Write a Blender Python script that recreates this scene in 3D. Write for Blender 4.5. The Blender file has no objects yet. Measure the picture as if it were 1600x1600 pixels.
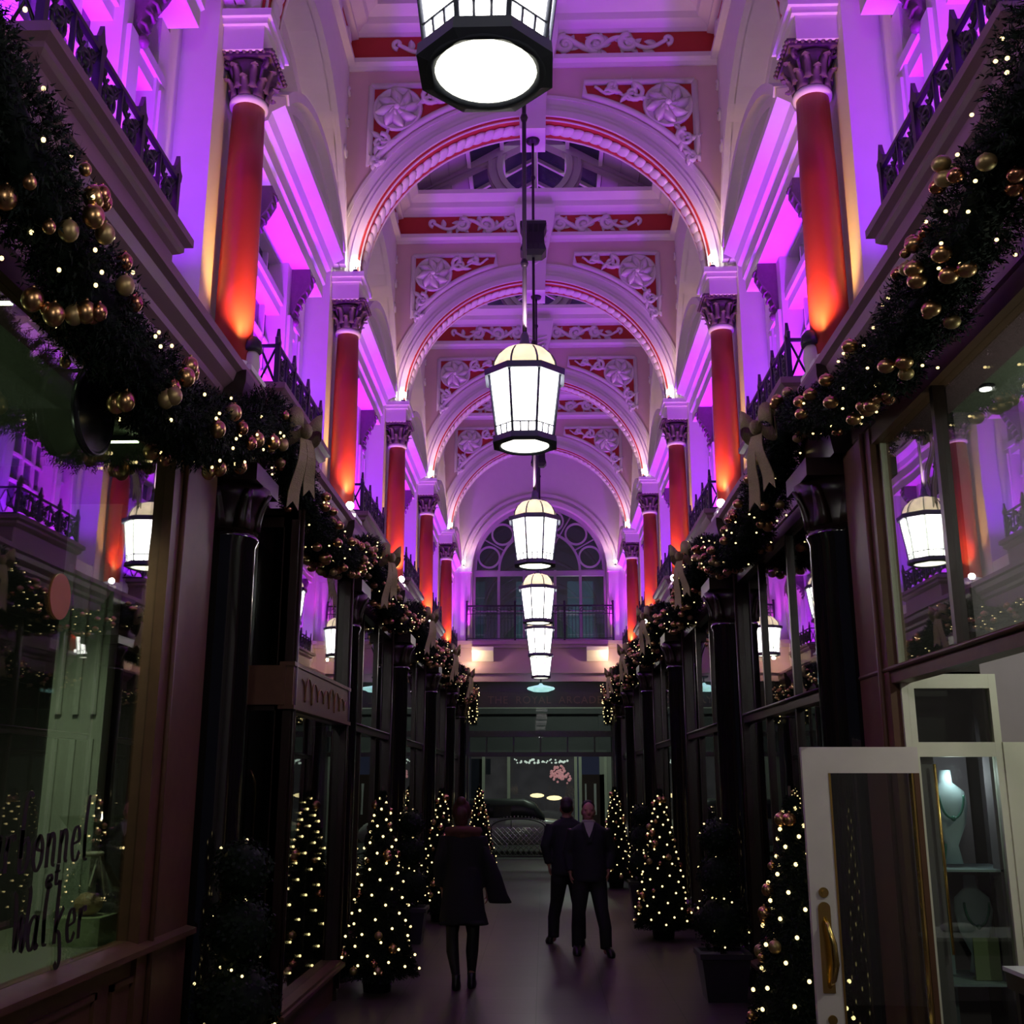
import bpy, bmesh, math, random
from math import pi, sin, cos, radians as R
from mathutils import Vector, Matrix
random.seed(7)
S = bpy.context.scene
COL = S.collection
# ------------------------------------------------------------------ camera, world, exposure
cd = bpy.data.cameras.new('camera'); cam = bpy.data.objects.new('camera', cd); COL.objects.link(cam)
cd.sensor_width = 36; cd.lens = 38.0; cd.clip_end = 300; cd.clip_start = 0.05
cam.location = (0.08, 0, 1.9); cam.rotation_euler = (R(90+14.05), 0, R(1.64))
S.camera = cam
S.view_settings.view_transform = 'Standard'; S.view_settings.look = 'None'
S.view_settings.gamma = 1; S.view_settings.use_curve_mapping = False
S.view_settings.exposure = 0.0
W = bpy.data.worlds.new('night'); S.world = W; W.use_nodes = True
W.node_tree.nodes['Background'].inputs[0].default_value = (.10, .12, .22, 1)
W.node_tree.nodes['Background'].inputs[1].default_value = 0.10
S.cycles.use_denoising = True
S.cycles.max_bounces = 7; S.cycles.diffuse_bounces = 3; S.cycles.glossy_bounces = 4
S.cycles.transparent_max_bounces = 10; S.cycles.sample_clamp_indirect = 4
S.cycles.caustics_reflective = False; S.cycles.caustics_refractive = False

D = 4.3
def YC(n): return D*(n+0.67)          # depth of the n-th pair of columns
def YM(k): return D*(k+0.17)          # middle of bay k (between columns k-1 and k)
VIOLET = (.26, .006, 1.0); MAGENTA = (.80, .02, .95)
def lamp(name, kind, loc, col, power, rot=(0, 0, 0), **kw):
    l = bpy.data.lights.new(name, kind); l.color = col; l.energy = power
    for k, v in kw.items(): setattr(l, k, v)
    o = bpy.data.objects.new(name, l); COL.objects.link(o); o.location = loc; o.rotation_euler = rot
    return o
# purple floodlights standing on the balcony floors and pointing up the walls
for k in range(1, 7):
    for s in (-1, 1):
        lamp('violet_flood_light', 'AREA', (s*2.33, YM(k), 5.16), VIOLET, 64, (0, R(180-s*-9), 0), shape='RECTANGLE', size=.12, size_y=3.1, spread=R(112))
        lamp('magenta_flood_light', 'AREA', (s*2.38, YM(k)+.3, 5.18), MAGENTA, 17, (0, R(180-s*-4), 0), shape='RECTANGLE', size=.08, size_y=1.5, spread=R(110))
for k in range(0, 6):
    for s in (-1, 1):                   # cornice lamps under the arches, washing the vault
        lamp('vault_wash_light', 'SPOT', (s*1.80, YC(k+1)-.55, 7.75), (1, .62, .55), 15, (R(180-8), R(s*28), 0), spot_size=R(150), spot_blend=1, shadow_soft_size=.05)
for k in range(0, 6):                   # light leaving the glass domes of the lanterns upwards
    lamp('dome_light', 'SPOT', (-.02, (YC(k) if k else 3.1), 5.06), (.95, .62, .76), 58, (R(180), 0, 0), spot_size=R(128), spot_blend=.8, shadow_soft_size=.12)
for k in range(1, 6):
    for s in (-1, 1):                   # warm uplights at the column feet
        lamp('column_up_light', 'SPOT', (s*1.90, YC(k)-.24, 4.80), (1, .50, .13), 125, (R(180-13), R(s*12), 0), spot_size=R(62), spot_blend=.9, shadow_soft_size=.03)
for s in (-1, 1):
    lamp('end_wall_flood_light', 'SPOT', (s*1.85, YC(6)-.45, 5.7), MAGENTA, 130, (R(180+8), R(s*6), 0), spot_size=R(90), spot_blend=.8, shadow_soft_size=.05)
    lamp('corbel_light', 'POINT', (s*1.78, YC(6)-.62, 5.0), (1, .72, .40), 16, shadow_soft_size=.04)
lamp('ridge_fill_light', 'AREA', (0, 15, 12.0), (.70, .55, .85), 50, (0, 0, 0), shape='RECTANGLE', size=1.2, size_y=24)  # added fill below the ridge to lift the vault, no real fitting there
lamp('street_lamp_light', 'POINT', (1, 33, 5.5), (.80, 1, .78), 260, shadow_soft_size=.2)
lamp('jewellers_shop_light', 'AREA', (3.4, 5.0, 4.1), (.93, 1, .86), 16, (0, 0, 0), shape='RECTANGLE', size=1.4, size_y=2.2)
lamp('jewellers_fill_light', 'POINT', (3.3, 4.7, 3.1), (.93, 1, .84), 34, shadow_soft_size=.012)  # added point light hanging free in the room to brighten the shop ceiling
lamp('display_case_light', 'POINT', (2.45, 6.50, 1.95), (.80, .95, 1), 1.4, shadow_soft_size=.05)
lamp('fill_light_behind', 'POINT', (-.1, -1.2, 4.4), (1, .95, .88), 100, shadow_soft_size=.22)  # added unseen in place of a lantern behind the camera, brightens the door
lamp('chocolate_fill_light', 'POINT', (-3.9, 4.5, 3.0), (.8, 1, .66), 13, shadow_soft_size=.05)  # added out of view to give the left shop ceiling its greenish glow
lamp('gift_fill_light', 'SPOT', (-2.60, 5.55, 3.93), (.92, 1, .74), 150, (0, 0, 0), spot_size=R(95), spot_blend=.6, shadow_soft_size=.03)  # added spot without a fitting, brightens the gift and the window shelf
lamp('chocolate_shop_light', 'AREA', (-3.1, 4.6, 4.0), (.8, 1, .72), 5, (0, 0, 0), shape='RECTANGLE', size=.8, size_y=2.5)

# ------------------------------------------------------------------ materials
def mat(name, col, rough=.6, metal=0, vary=.12, scale=6, bump=.0, spec=.5, coat=0):
    m = bpy.data.materials.new(name); m.use_nodes = True; nt = m.node_tree; b = nt.nodes['Principled BSDF']
    tc = nt.nodes.new('ShaderNodeTexCoord'); no = nt.nodes.new('ShaderNodeTexNoise')
    no.inputs['Scale'].default_value = scale; no.inputs['Detail'].default_value = 4
    nt.links.new(tc.outputs['Object'], no.inputs['Vector'])
    mr = nt.nodes.new('ShaderNodeMapRange'); mr.inputs[3].default_value = 1-vary; mr.inputs[4].default_value = 1+vary*.6
    nt.links.new(no.outputs[0], mr.inputs[0])
    mx = nt.nodes.new('ShaderNodeMix'); mx.data_type = 'RGBA'; mx.blend_type = 'MULTIPLY'; mx.inputs[0].default_value = 1
    mx.inputs[6].default_value = (*col, 1); nt.links.new(mr.outputs[0], mx.inputs[7])
    nt.links.new(mx.outputs[2], b.inputs['Base Color'])
    b.inputs['Roughness'].default_value = rough; b.inputs['Metallic'].default_value = metal
    b.inputs['Specular IOR Level'].default_value = spec; b.inputs['Coat Weight'].default_value = coat
    if bump:
        bp = nt.nodes.new('ShaderNodeBump'); bp.inputs['Strength'].default_value = bump; bp.inputs['Distance'].default_value = .01
        nt.links.new(no.outputs[0], bp.inputs['Height']); nt.links.new(bp.outputs[0], b.inputs['Normal'])
    return m
def emis(name, col, strength, sampling='AUTO', vary=0, scale=5):
    m = bpy.data.materials.new(name); m.use_nodes = True; nt = m.node_tree; b = nt.nodes['Principled BSDF']
    b.inputs['Base Color'].default_value = (*[c*.8 for c in col], 1)
    b.inputs['Emission Color'].default_value = (*col, 1); b.inputs['Emission Strength'].default_value = strength
    if vary:
        no = nt.nodes.new('ShaderNodeTexNoise'); no.inputs['Scale'].default_value = scale
        tc = nt.nodes.new('ShaderNodeTexCoord'); nt.links.new(tc.outputs['Object'], no.inputs['Vector'])
        mr = nt.nodes.new('ShaderNodeMapRange'); mr.inputs[3].default_value = strength*(1-vary); mr.inputs[4].default_value = strength*(1+vary)
        nt.links.new(no.outputs[0], mr.inputs[0]); nt.links.new(mr.outputs[0], b.inputs['Emission Strength'])
    m.cycles.emission_sampling = sampling
    return m
def glassm(name, tint=(1, 1, 1), boost=1.0, base=.03):
    m = bpy.data.materials.new(name); m.use_nodes = True; nt = m.node_tree; nt.nodes.clear()
    out = nt.nodes.new('ShaderNodeOutputMaterial'); mx = nt.nodes.new('ShaderNodeMixShader')
    t = nt.nodes.new('ShaderNodeBsdfTransparent'); t.inputs[0].default_value = (*tint, 1)
    g = nt.nodes.new('ShaderNodeBsdfGlossy'); g.inputs['Roughness'].default_value = 0.0; g.inputs[0].default_value = (1, 1, 1, 1)
    no = nt.nodes.new('ShaderNodeTexNoise'); no.inputs['Scale'].default_value = .9
    tc = nt.nodes.new('ShaderNodeTexCoord'); nt.links.new(tc.outputs['Object'], no.inputs['Vector'])
    bp = nt.nodes.new('ShaderNodeBump'); bp.inputs['Strength'].default_value = .12; bp.inputs['Distance'].default_value = .01
    nt.links.new(no.outputs[0], bp.inputs['Height']); nt.links.new(bp.outputs[0], g.inputs['Normal'])
    f = nt.nodes.new('ShaderNodeLayerWeight'); f.inputs[0].default_value = .5
    p = nt.nodes.new('ShaderNodeMath'); p.operation = 'POWER'; p.inputs[1].default_value = 2.6
    nt.links.new(f.outputs['Facing'], p.inputs[0])
    a = nt.nodes.new('ShaderNodeMath'); a.operation = 'MULTIPLY_ADD'; a.inputs[1].default_value = boost; a.inputs[2].default_value = base
    a.use_clamp = True
    nt.links.new(p.outputs[0], a.inputs[0]); nt.links.new(a.outputs[0], mx.inputs[0])
    nt.links.new(t.outputs[0], mx.inputs[1]); nt.links.new(g.outputs[0], mx.inputs[2]); nt.links.new(mx.outputs[0], out.inputs[0])
    return m
WHITE = mat('white_plaster', (.80, .76, .74), .55, vary=.05)
PINK = mat('pink_plaster', (.72, .52, .50), .6, vary=.06)
RED = mat('red_paint', (.50, .035, .03), .6)
COLRED = mat('red_column_paint', (.40, .035, .028), .38, vary=.08)
BRONZE = mat('bronzed_plaster', (.13, .08, .11), .5, vary=.3, scale=18, bump=.4)
CREAM = mat('cream_paint', (.66, .60, .55), .45, vary=.06)
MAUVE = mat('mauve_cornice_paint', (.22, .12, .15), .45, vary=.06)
BROWN = mat('brown_varnished_wood', (.125, .058, .032), .45, vary=.3, scale=12, spec=.3)
DBROWN = mat('dark_brown_wood', (.024, .011, .009), .32, vary=.3, scale=12)
BLACKG = mat('black_polished_granite', (.010, .008, .009), .10, vary=.4, scale=30, coat=.6)
BLACK = mat('black_painted_iron', (.018, .013, .026), .4)
SLATE = mat('slate_lantern_metal', (.11, .12, .165), .45)
GOLDT = mat('gilt_lettering', (.26, .15, .05), .4, metal=.6)
BRASS = mat('polished_brass', (.85, .60, .18), .22, metal=1, vary=.2)
GOLD1 = mat('gold_bauble_metal', (.62, .36, .17), .30, metal=1)
GOLD2 = mat('copper_bauble_metal', (.55, .24, .14), .26, metal=1)
GOLD3 = mat('champagne_matt_bauble', (.42, .30, .14), .45, metal=.8)
RIB = mat('gold_glitter_ribbon', (.26, .20, .10), .6, metal=.25, vary=.5, scale=160, bump=.6)
FIR = mat('dark_fir_needles', (.005, .011, .008), .7, vary=.5, scale=40, spec=.2)
LEAF = mat('clipped_box_leaves', (.008, .018, .009), .65, vary=.5, scale=40, spec=.2)
BARK = mat('bark', (.05, .03, .02), .8, bump=.5)
NIGHT = mat('night_glass', (.03, .035, .06), .12, vary=.2)
LUN = mat('lunette_glass', (.16, .17, .20), .25)
ROOFW = mat('roof_boarding', (.50, .44, .47), .5)
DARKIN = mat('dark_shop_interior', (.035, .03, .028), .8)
CREAMF = mat('cream_shop_trim', (.80, .77, .62), .4)
DOORP = mat('warm_white_door_paint', (.80, .70, .66), .35)
SHOPW = mat('shop_grey_green_wall', (.30, .34, .26), .7)
SHOPL = mat('shop_lilac_wall', (.36, .30, .33), .7)
LGLASS = emis('lantern_opal_glass', (1, .97, .90), 9)
LDOME = emis('lantern_dome_glass', (1, .82, .52), 1.15, vary=.5, scale=9)
LDISC = emis('lantern_base_glass', (1, .98, .80), 2.6, vary=.15)
BULB = emis('fairy_light_bulb', (1, .76, .33), 2.6, 'NONE')
BULBW = emis('cornice_lamp_bulb', (1, .95, .90), 30, 'NONE')
GLASS = glassm('shop_window_glass', (.80, .84, .80), .85, .07)
GLASSE = glassm('transom_glass', (.5, .5, .55), .5, .006)
GLASSN = glassm('night_window_glass', (.5, .5, .6), .5, .05)
NECK = mat('pale_display_velvet', (.50, .62, .66), .6)
CELLO = glassm('cellophane_wrap', (.9, .95, .9), .6, .10)

# ------------------------------------------------------------------ mesh helpers
class MB:
    def __init__(s): s.b = bmesh.new()
    def box(s, x0, x1, y0, y1, z0, z1, m=0):
        v = [s.b.verts.new(p) for p in ((x0, y0, z0), (x1, y0, z0), (x1, y1, z0), (x0, y1, z0), (x0, y0, z1), (x1, y0, z1), (x1, y1, z1), (x0, y1, z1))]
        for f in ((3, 2, 1, 0), (4, 5, 6, 7), (0, 1, 5, 4), (1, 2, 6, 5), (2, 3, 7, 6), (3, 0, 4, 7)):
            s.b.faces.new([v[i] for i in f]).material_index = m
        return s
    def loft(s, rings, m=0, closed=True, caps=True, smooth=True):
        vs = [[s.b.verts.new(p) for p in r] for r in rings]; n = len(rings[0])
        for a, b in zip(vs, vs[1:]):
            for i in range(n if closed else n-1):
                j = (i+1) % n
                f = s.b.faces.new((a[i], a[j], b[j], b[i])); f.material_index = m; f.smooth = smooth
        if caps and closed:
            for r in (vs[0][::-1], vs[-1]):
                f = s.b.faces.new(r); f.material_index = m
        return s
    def lathe(s, prof, n=20, c=(0, 0, 0), m=0, smooth=True, a0=0, sx=1, sy=1):
        return s.loft([[(c[0]+sx*r*cos(a0+2*pi*i/n), c[1]+sy*r*sin(a0+2*pi*i/n), c[2]+z) for i in range(n)] for r, z in prof], m, smooth=smooth)
    def tube(s, pts, r, n=6, m=0, caps=True):
        pts = [Vector(p) for p in pts]; rings = []
        rs = r if isinstance(r, (list, tuple)) else [r]*len(pts)
        up = Vector((0, 0, 1))
        t0 = (pts[1]-pts[0]).normalized()
        if abs(t0.z) > .9: up = Vector((1, 0, 0))
        u = t0.cross(up).normalized()
        for i, p in enumerate(pts):
            t = (pts[min(i+1, len(pts)-1)]-pts[max(i-1, 0)])
            t = t.normalized() if t.length > 1e-9 else t0
            u = (u-t*u.dot(t)); u = u.normalized() if u.length > 1e-6 else t.orthogonal().normalized()
            w = t.cross(u)
            rings.append([p+(u*cos(2*pi*k/n)+w*sin(2*pi*k/n))*rs[i] for k in range(n)])
        return s.loft(rings, m, caps=caps)
    def prism(s, pts, axis, a, b, m=0, smooth=False):
        """outline in the plane across 'axis', extruded from a to b"""
        def P(p, h): return {'x': (h, p[0], p[1]), 'y': (p[0], h, p[1]), 'z': (p[0], p[1], h)}[axis]
        r0 = [P(p, a) for p in pts]; r1 = [P(p, b) for p in pts]
        return s.loft([r0, r1], m, smooth=smooth)
    def ball(s, c, r, n=10, m=0, sx=1, sy=1, sz=1):
        k = max(4, n//2)
        return s.loft([[(c[0]+sx*r*sin(pi*j/k)*cos(2*pi*i/n), c[1]+sy*r*sin(pi*j/k)*sin(2*pi*i/n), c[2]-sz*r*cos(pi*j/k)) for i in range(n)]
                       for j in [.04]+list(range(1, k))+[k-.04]], m)
    def tri(s, a, b, c, m=0):
        f = s.b.faces.new([s.b.verts.new(p) for p in (a, b, c)]); f.material_index = m
    def quad(s, a, b, c, d, m=0):
        f = s.b.faces.new([s.b.verts.new(p) for p in (a, b, c, d)]); f.material_index = m
    def archring(s, r0, r1, y0, y1, zc, a0=0, a1=pi, n=40, m=0, xc=0, plane='y'):
        """ring sector standing in the xz plane (plane='y') or yz plane (plane='x')"""
        rings = []
        for i in range(n+1):
            a = a0+(a1-a0)*i/n; q = []
            for r, y in ((r0, y0), (r1, y0), (r1, y1), (r0, y1)):
                p = (xc+r*cos(a), y, zc+r*sin(a))
                q.append(p if plane == 'y' else (p[1], p[0], p[2]))
            rings.append(q)
        return s.loft(rings, m, smooth=False)
    def archplate(s, hw, zs, r, zt, y0, y1, n=36, m=0, plane='y', zb=None):
        """wall plate with a semicircular opening: half width hw, spring zs, radius r, top zt"""
        def V(x, y, z): return (x, y, z) if plane == 'y' else (y, x, z)
        angs = [pi*i/n for i in range(n+1)]
        def outer(a):
            c, q = cos(a), sin(a)
            t = min(hw/abs(c) if abs(c) > 1e-6 else 1e9, (zt-zs)/q if q > 1e-6 else 1e9)
            return (t*c, zs+t*q)
        ca = math.atan2(zt-zs, hw)
        angs = sorted(angs+[ca, pi-ca])
        rings = []
        for a in angs:
            o = outer(a); i_ = (r*cos(a), zs+r*sin(a))
            rings.append([V(i_[0], y0, i_[1]), V(o[0], y0, o[1]), V(o[0], y1, o[1]), V(i_[0], y1, i_[1])])
        s.loft(rings, m, smooth=False)
        if zb is not None:
            for sg in (-1, 1):
                x0, x1 = sorted((sg*r, sg*hw))
                if plane == 'y': s.box(x0, x1, y0, y1, zb, zs, m)
                else: s.box(y0, y1, x0, x1, zb, zs, m)
        return s
    def build(s, name, mats, parent=None, loc=(0, 0, 0), rz=0, smooth=None):
        me = bpy.data.meshes.new(name)
        bmesh.ops.recalc_face_normals(s.b, faces=s.b.faces[:])
        s.b.to_mesh(me); s.b.free()
        for m in (mats if isinstance(mats, (list, tuple)) else [mats]): me.materials.append(m)
        o = bpy.data.objects.new(name, me); COL.objects.link(o)
        o.location = loc; o.rotation_euler = (0, 0, rz)
        if parent: o.parent = parent
        return o
def tag(o, label=None, cat=None, group=None, kind=None):
    if label: o['label'] = label
    if cat: o['category'] = cat
    if group: o['group'] = group
    if kind: o['kind'] = kind
    return o
def empty(name, label, cat, loc=(0, 0, 0), rz=0, group=None):
    o = bpy.data.objects.new(name, None); COL.objects.link(o); o.location = loc; o.rotation_euler = (0, 0, rz)
    o.empty_display_size = .1
    return tag(o, label, cat, group)
_ch = {}
def index_children():
    _ch.clear()
    for x in COL.objects:
        if x.parent: _ch.setdefault(x.parent.name, []).append(x)
def clone(o, loc=None, rz=None, label=None, group=None, parent=None):
    c = o.copy(); COL.objects.link(c)
    if parent: c.parent = parent
    if loc is not None: c.location = loc
    if rz is not None: c.rotation_euler[2] = rz
    if label: c['label'] = label
    if group: c['group'] = group
    for ch in _ch.get(o.name, []): clone(ch, parent=c)
    return c
def struct(name, mb, m, **kw): return tag(mb.build(name, m, **kw), kind='structure')
ORD = ['first', 'second', 'third', 'fourth', 'fifth', 'sixth', 'seventh']
SIDE = {-1: 'left', 1: 'right'}
def rot(s): return 0 if s > 0 else pi
def spiral(cx, cz, r0, turns, a0, dirn=1, n=22, shrink=.12):
    return [(cx+(r0*(1-(1-shrink)*i/n))*cos(a0+dirn*2*pi*turns*i/n), cz+(r0*(1-(1-shrink)*i/n))*sin(a0+dirn*2*pi*turns*i/n)) for i in range(n+1)]
def text_mesh(txt, size, depth, m, name='lettering', shear=0, parent=None, loc=(0, 0, 0), rot_=(pi/2, 0, 0), spacing=1, align='CENTER'):
    c = bpy.data.curves.new(name, 'FONT'); c.body = txt; c.size = size; c.extrude = depth; c.shear = shear
    c.align_x = align; c.space_character = spacing
    t = bpy.data.objects.new('tmp', c); COL.objects.link(t)
    dg = bpy.context.evaluated_depsgraph_get(); dg.update()
    me = bpy.data.meshes.new_from_object(t.evaluated_get(dg)); me.name = name
    bpy.data.objects.remove(t)
    me.materials.clear(); me.materials.append(m)
    o = bpy.data.objects.new(name, me); COL.objects.link(o); o.location = loc; o.rotation_euler = rot_
    if parent: o.parent = parent
    return o
# ------------------------------------------------------------------ floor
def floor_mat():
    m = mat('stone_floor_tiles', (.085, .062, .066), .34, vary=.35, scale=3)
    nt = m.node_tree; b = nt.nodes['Principled BSDF']
    tc = nt.nodes.new('ShaderNodeTexCoord'); br = nt.nodes.new('ShaderNodeTexBrick')
    br.offset = 0; br.inputs['Scale'].default_value = 1; br.inputs['Mortar Size'].default_value = .006
    br.inputs['Brick Width'].default_value = .62; br.inputs['Row Height'].default_value = .62
    br.inputs['Color1'].default_value = (1, 1, 1, 1); br.inputs['Color2'].default_value = (.82, .80, .80, 1); br.inputs['Mortar'].default_value = (.3, .3, .3, 1)
    nt.links.new(tc.outputs['Object'], br.inputs['Vector'])
    src = b.inputs['Base Color'].links[0].from_socket
    mx = nt.nodes.new('ShaderNodeMix'); mx.data_type = 'RGBA'; mx.blend_type = 'MULTIPLY'; mx.inputs[0].default_value = 1
    nt.links.new(src, mx.inputs[6]); nt.links.new(br.outputs[0], mx.inputs[7]); nt.links.new(mx.outputs[2], b.inputs['Base Color'])
    return m
fl = MB(); fl.box(-5.2, 5.2, -3, YC(6)+.3, -.1, 0)
struct('floor', fl, floor_mat())
g = MB(); g.box(-14, 14, YC(6)+.3, 46, -.16, -.04)
tag(g.build('ground', mat('street_asphalt', (.05, .05, .05), .7, vary=.3, bump=.3)), kind='structure')

# ------------------------------------------------------------------ upper side walls, one per side
def wall_upper():
    mb = MB()
    for k in range(0, 7):
        ym = YM(k)
        # wall arch plate with lunette opening
        r = 1.80
        sub = MB()
        # plate above the spring line
        n = 30; hw = D/2; zs = 7.60; zt = 10.25
        angs = sorted([pi*i/n for i in range(n+1)]+[math.atan2(zt-zs, hw), pi-math.atan2(zt-zs, hw)])
        rings = []
        for a in angs:
            c, q = cos(a), sin(a)
            t = min(hw/abs(c) if abs(c) > 1e-6 else 1e9, (zt-zs)/q if q > 1e-6 else 1e9)
            rings.append([(2.20, ym+r*c, zs+r*q), (2.20, ym+t*c, zs+t*q), (2.85, ym+t*c, zs+t*q), (2.85, ym+r*c, zs+r*q)])
        mb.loft(rings, 0, smooth=False)
        # raised ring mouldings on the plate
        for (a, b, d) in ((1.80, 1.90, .07), (1.96, 2.02, .045)):
            rg = []
            for i in range(n+1):
                an = pi*i/n
                rg.append([(x, ym+rr*cos(an), zs+rr*sin(an)) for rr, x in ((a, 2.2-d), (b, 2.2-d), (b, 2.21), (a, 2.21))])
            mb.loft(rg, 0, smooth=False)
        # set back wall of the window recess: strips left and right of the window, and the wall above it
        for sg in (-1, 1):
            y0, y1 = sorted((ym+sg*1.42, ym+sg*2.15)); mb.box(2.56, 2.85, y0, y1, 4.9, 7.6, 0)
            # flat strip moulding on the recess wall
            y0, y1 = sorted((ym+sg*1.50, ym+sg*1.60)); mb.box(2.53, 2.56, y0, y1, 5.0, 7.3, 0)
        mb.box(2.56, 2.85, ym-1.42, ym+1.42, 6.98, 8.0, 0)
        mb.box(2.30, 2.85, ym-2.15, ym+2.15, 4.72, 4.98, 0)
    for n_ in range(0, 7):
        y = YC(n_)
        mb.box(2.29, 2.85, y-.34, y+.34, 4.72, 7.62, 0)                      # pier behind the column
    # entablature running along the side above the wall arches
    y0, y1 = YC(0)-2, YC(6)
    prof = [(2.85, 10.25), (2.12, 10.25), (2.12, 10.31), (2.19, 10.33), (2.19, 10.62), (2.10, 10.64), (2.10, 10.70), (1.98, 10.78), (1.96, 10.86), (1.84, 10.94), (1.84, 11.0), (2.85, 11.0)]
    mb.prism(prof, 'y', y0, y1, 0)
    mb.box(2.185, 2.195, y0, y1, 10.33, 10.62, 1)
    return mb
def frieze_leaves(ymax):
    """scrolls of the side frieze and the rising arch spandrels"""
    mb = MB()
    for k in range(0, 7):
        ym = YM(k)
        for j in range(-3, 4):
            yc = ym+j*.55
            sp = spiral(yc, 10.475, .12, 1.3, 0 if j % 2 else pi, 1 if j % 2 else -1, 14)
            mb.tube([(2.175, a, b) for a, b in sp], .022, 5)
        for sg in (-1, 1):
            for q in range(5):
                cz = 9.9-.42*q; yc = ym+sg*(1.93-.03*q)
                sp = spiral(yc, cz, .085, 1.2, q, sg, 12)
                mb.tube([(2.19, a, b) for a, b in sp], .02, 5)
    return mb
WR = struct('wall_right', wall_upper(), [WHITE, RED])
ww = wall_upper(); struct('wall_left', ww, [WHITE, RED]).scale = (-1, 1, 1)
o = frieze_leaves(0).build('scroll_frieze', [WHITE]); o.parent = WR
o2 = o.copy(); COL.objects.link(o2); o2.parent = bpy.data.objects['wall_left']

# ------------------------------------------------------------------ upper windows (structure), one per bay and side
def make_window():
    root = bpy.data.objects.new('window_1', None); COL.objects.link(root); root['kind'] = 'structure'
    f = MB()
    for y in (-1.36, -.72, .72, 1.36):
        w = .14 if abs(y) < 1 else .09
        f.box(2.46 if abs(y) < 1 else 2.5, 2.72, y-w, y+w, 4.98, 6.99)
        f.box(2.43 if abs(y) < 1 else 2.48, 2.56, y-w*.55, y+w*.55, 5.1, 6.45)
    f.box(2.52, 2.74, -1.4, 1.4, 6.42, 6.52); f.box(2.49, 2.74, -1.4, 1.4, 6.52, 6.60)   # transom lintel
    f.box(2.55, 2.74, -1.4, 1.4, 4.98, 5.35)
    for y in (-1.02, -.34, 0, .34, 1.02): f.box(2.61, 2.66, y-.02, y+.02, 5.3, 7.0)
    for z in (5.75, 6.1): f.box(2.61, 2.66, -1.4, 1.4, z-.015, z+.015)
    f.build('window_frame', WHITE, root)
    p = MB(); p.box(2.66, 2.68, -1.42, 1.42, 5.0, 7.0); p.build('pane', NIGHT, root)
    e = MB()
    prof = [(2.7, 6.99), (2.28, 6.99), (2.28, 7.12), (2.25, 7.14), (2.25, 7.28), (2.20, 7.30), (2.17, 7.38), (2.06, 7.44), (2.06, 7.52), (2.6, 7.56)]
    e.prism(prof, 'y', -1.38, 1.38)
    # segmental pediment
    cz = 6.16; rr = 1.90; a0 = math.acos(1.34/rr)
    for r0, r1, x in ((rr-.04, rr+.05, 2.04), (rr-.13, rr-.04, 2.13), (rr-.24, rr-.17, 2.22)):
        rg = []
        for i in range(25):
            a = a0+(pi-2*a0)*i/24
            rg.append([(xx, r_*cos(a), cz+r_*sin(a)) for xx, r_ in ((x, r0), (x, r1), (2.6, r1), (2.6, r0))])
        e.loft(rg, smooth=False)
    ty = [((rr-.14)*cos(a0+(pi-2*a0)*i/24), cz+(rr-.14)*sin(a0+(pi-2*a0)*i/24)) for i in range(25)]
    e.prism([(2.36, 0)]*0 or [(p[0], p[1]) for p in ty], 'x', 2.36, 2.58)
    e.build('pediment', WHITE, root)
    for y in (-.80, .80):
        c = MB()
        side = [(2.50, 6.99), (2.27, 6.99), (2.26, 6.86), (2.31, 6.76), (2.38, 6.66), (2.41, 6.56), (2.45, 6.46), (2.50, 6.44)]
        c.prism(side, 'y', y-.075, y+.075, smooth=False)
        for q in range(6):
            z = 6.93-.075*q; x = 2.26+.03*q
            c.tube([(x+.03, y-.07, z), (x-.015, y-.03, z-.02), (x-.02, y, z-.05), (x-.015, y+.03, z-.02), (x+.03, y+.07, z)], .014, 5)
        c.ball((2.42, y, 6.44), .045, 8)
        c.build('console', BRONZE, root)
    # lunette above: glazing bars, reveal and pane
    l = MB()
    r = 1.8; zs = 7.6
    l.archring(1.64, 1.80, 2.5, 2.7, zs, plane='x', n=30)
    l.archring(1.10, 1.15, 2.56, 2.66, zs, plane='x', n=24)
    for a in (30, 60, 90, 120, 150):
        a = R(a); l.tube([(2.61, 0, zs), (2.61, 1.7*cos(a), zs+1.7*sin(a))], .03, 4)
    l.box(2.5, 2.7, -1.8, 1.8, 7.56, 7.66)
    l.build('lunette_frame', WHITE, root)
    q = MB(); q.prism([(r*cos(pi*i/24), zs+r*sin(pi*i/24)) for i in range(25)], 'x', 2.70, 2.72); q.build('lunette_pane', LUN, root)
    return root
win = make_window(); index_children()
wi = 0
for k in range(0, 7):
    for s in (-1, 1):
        if k == 0 and s == -1: w = win
        else: w = clone(win)
        wi += 1; w.name = 'window_%d' % wi; w['kind'] = 'structure'
        w.location = (0, YM(k), 0); w.rotation_euler = (0, 0, rot(s))

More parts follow.
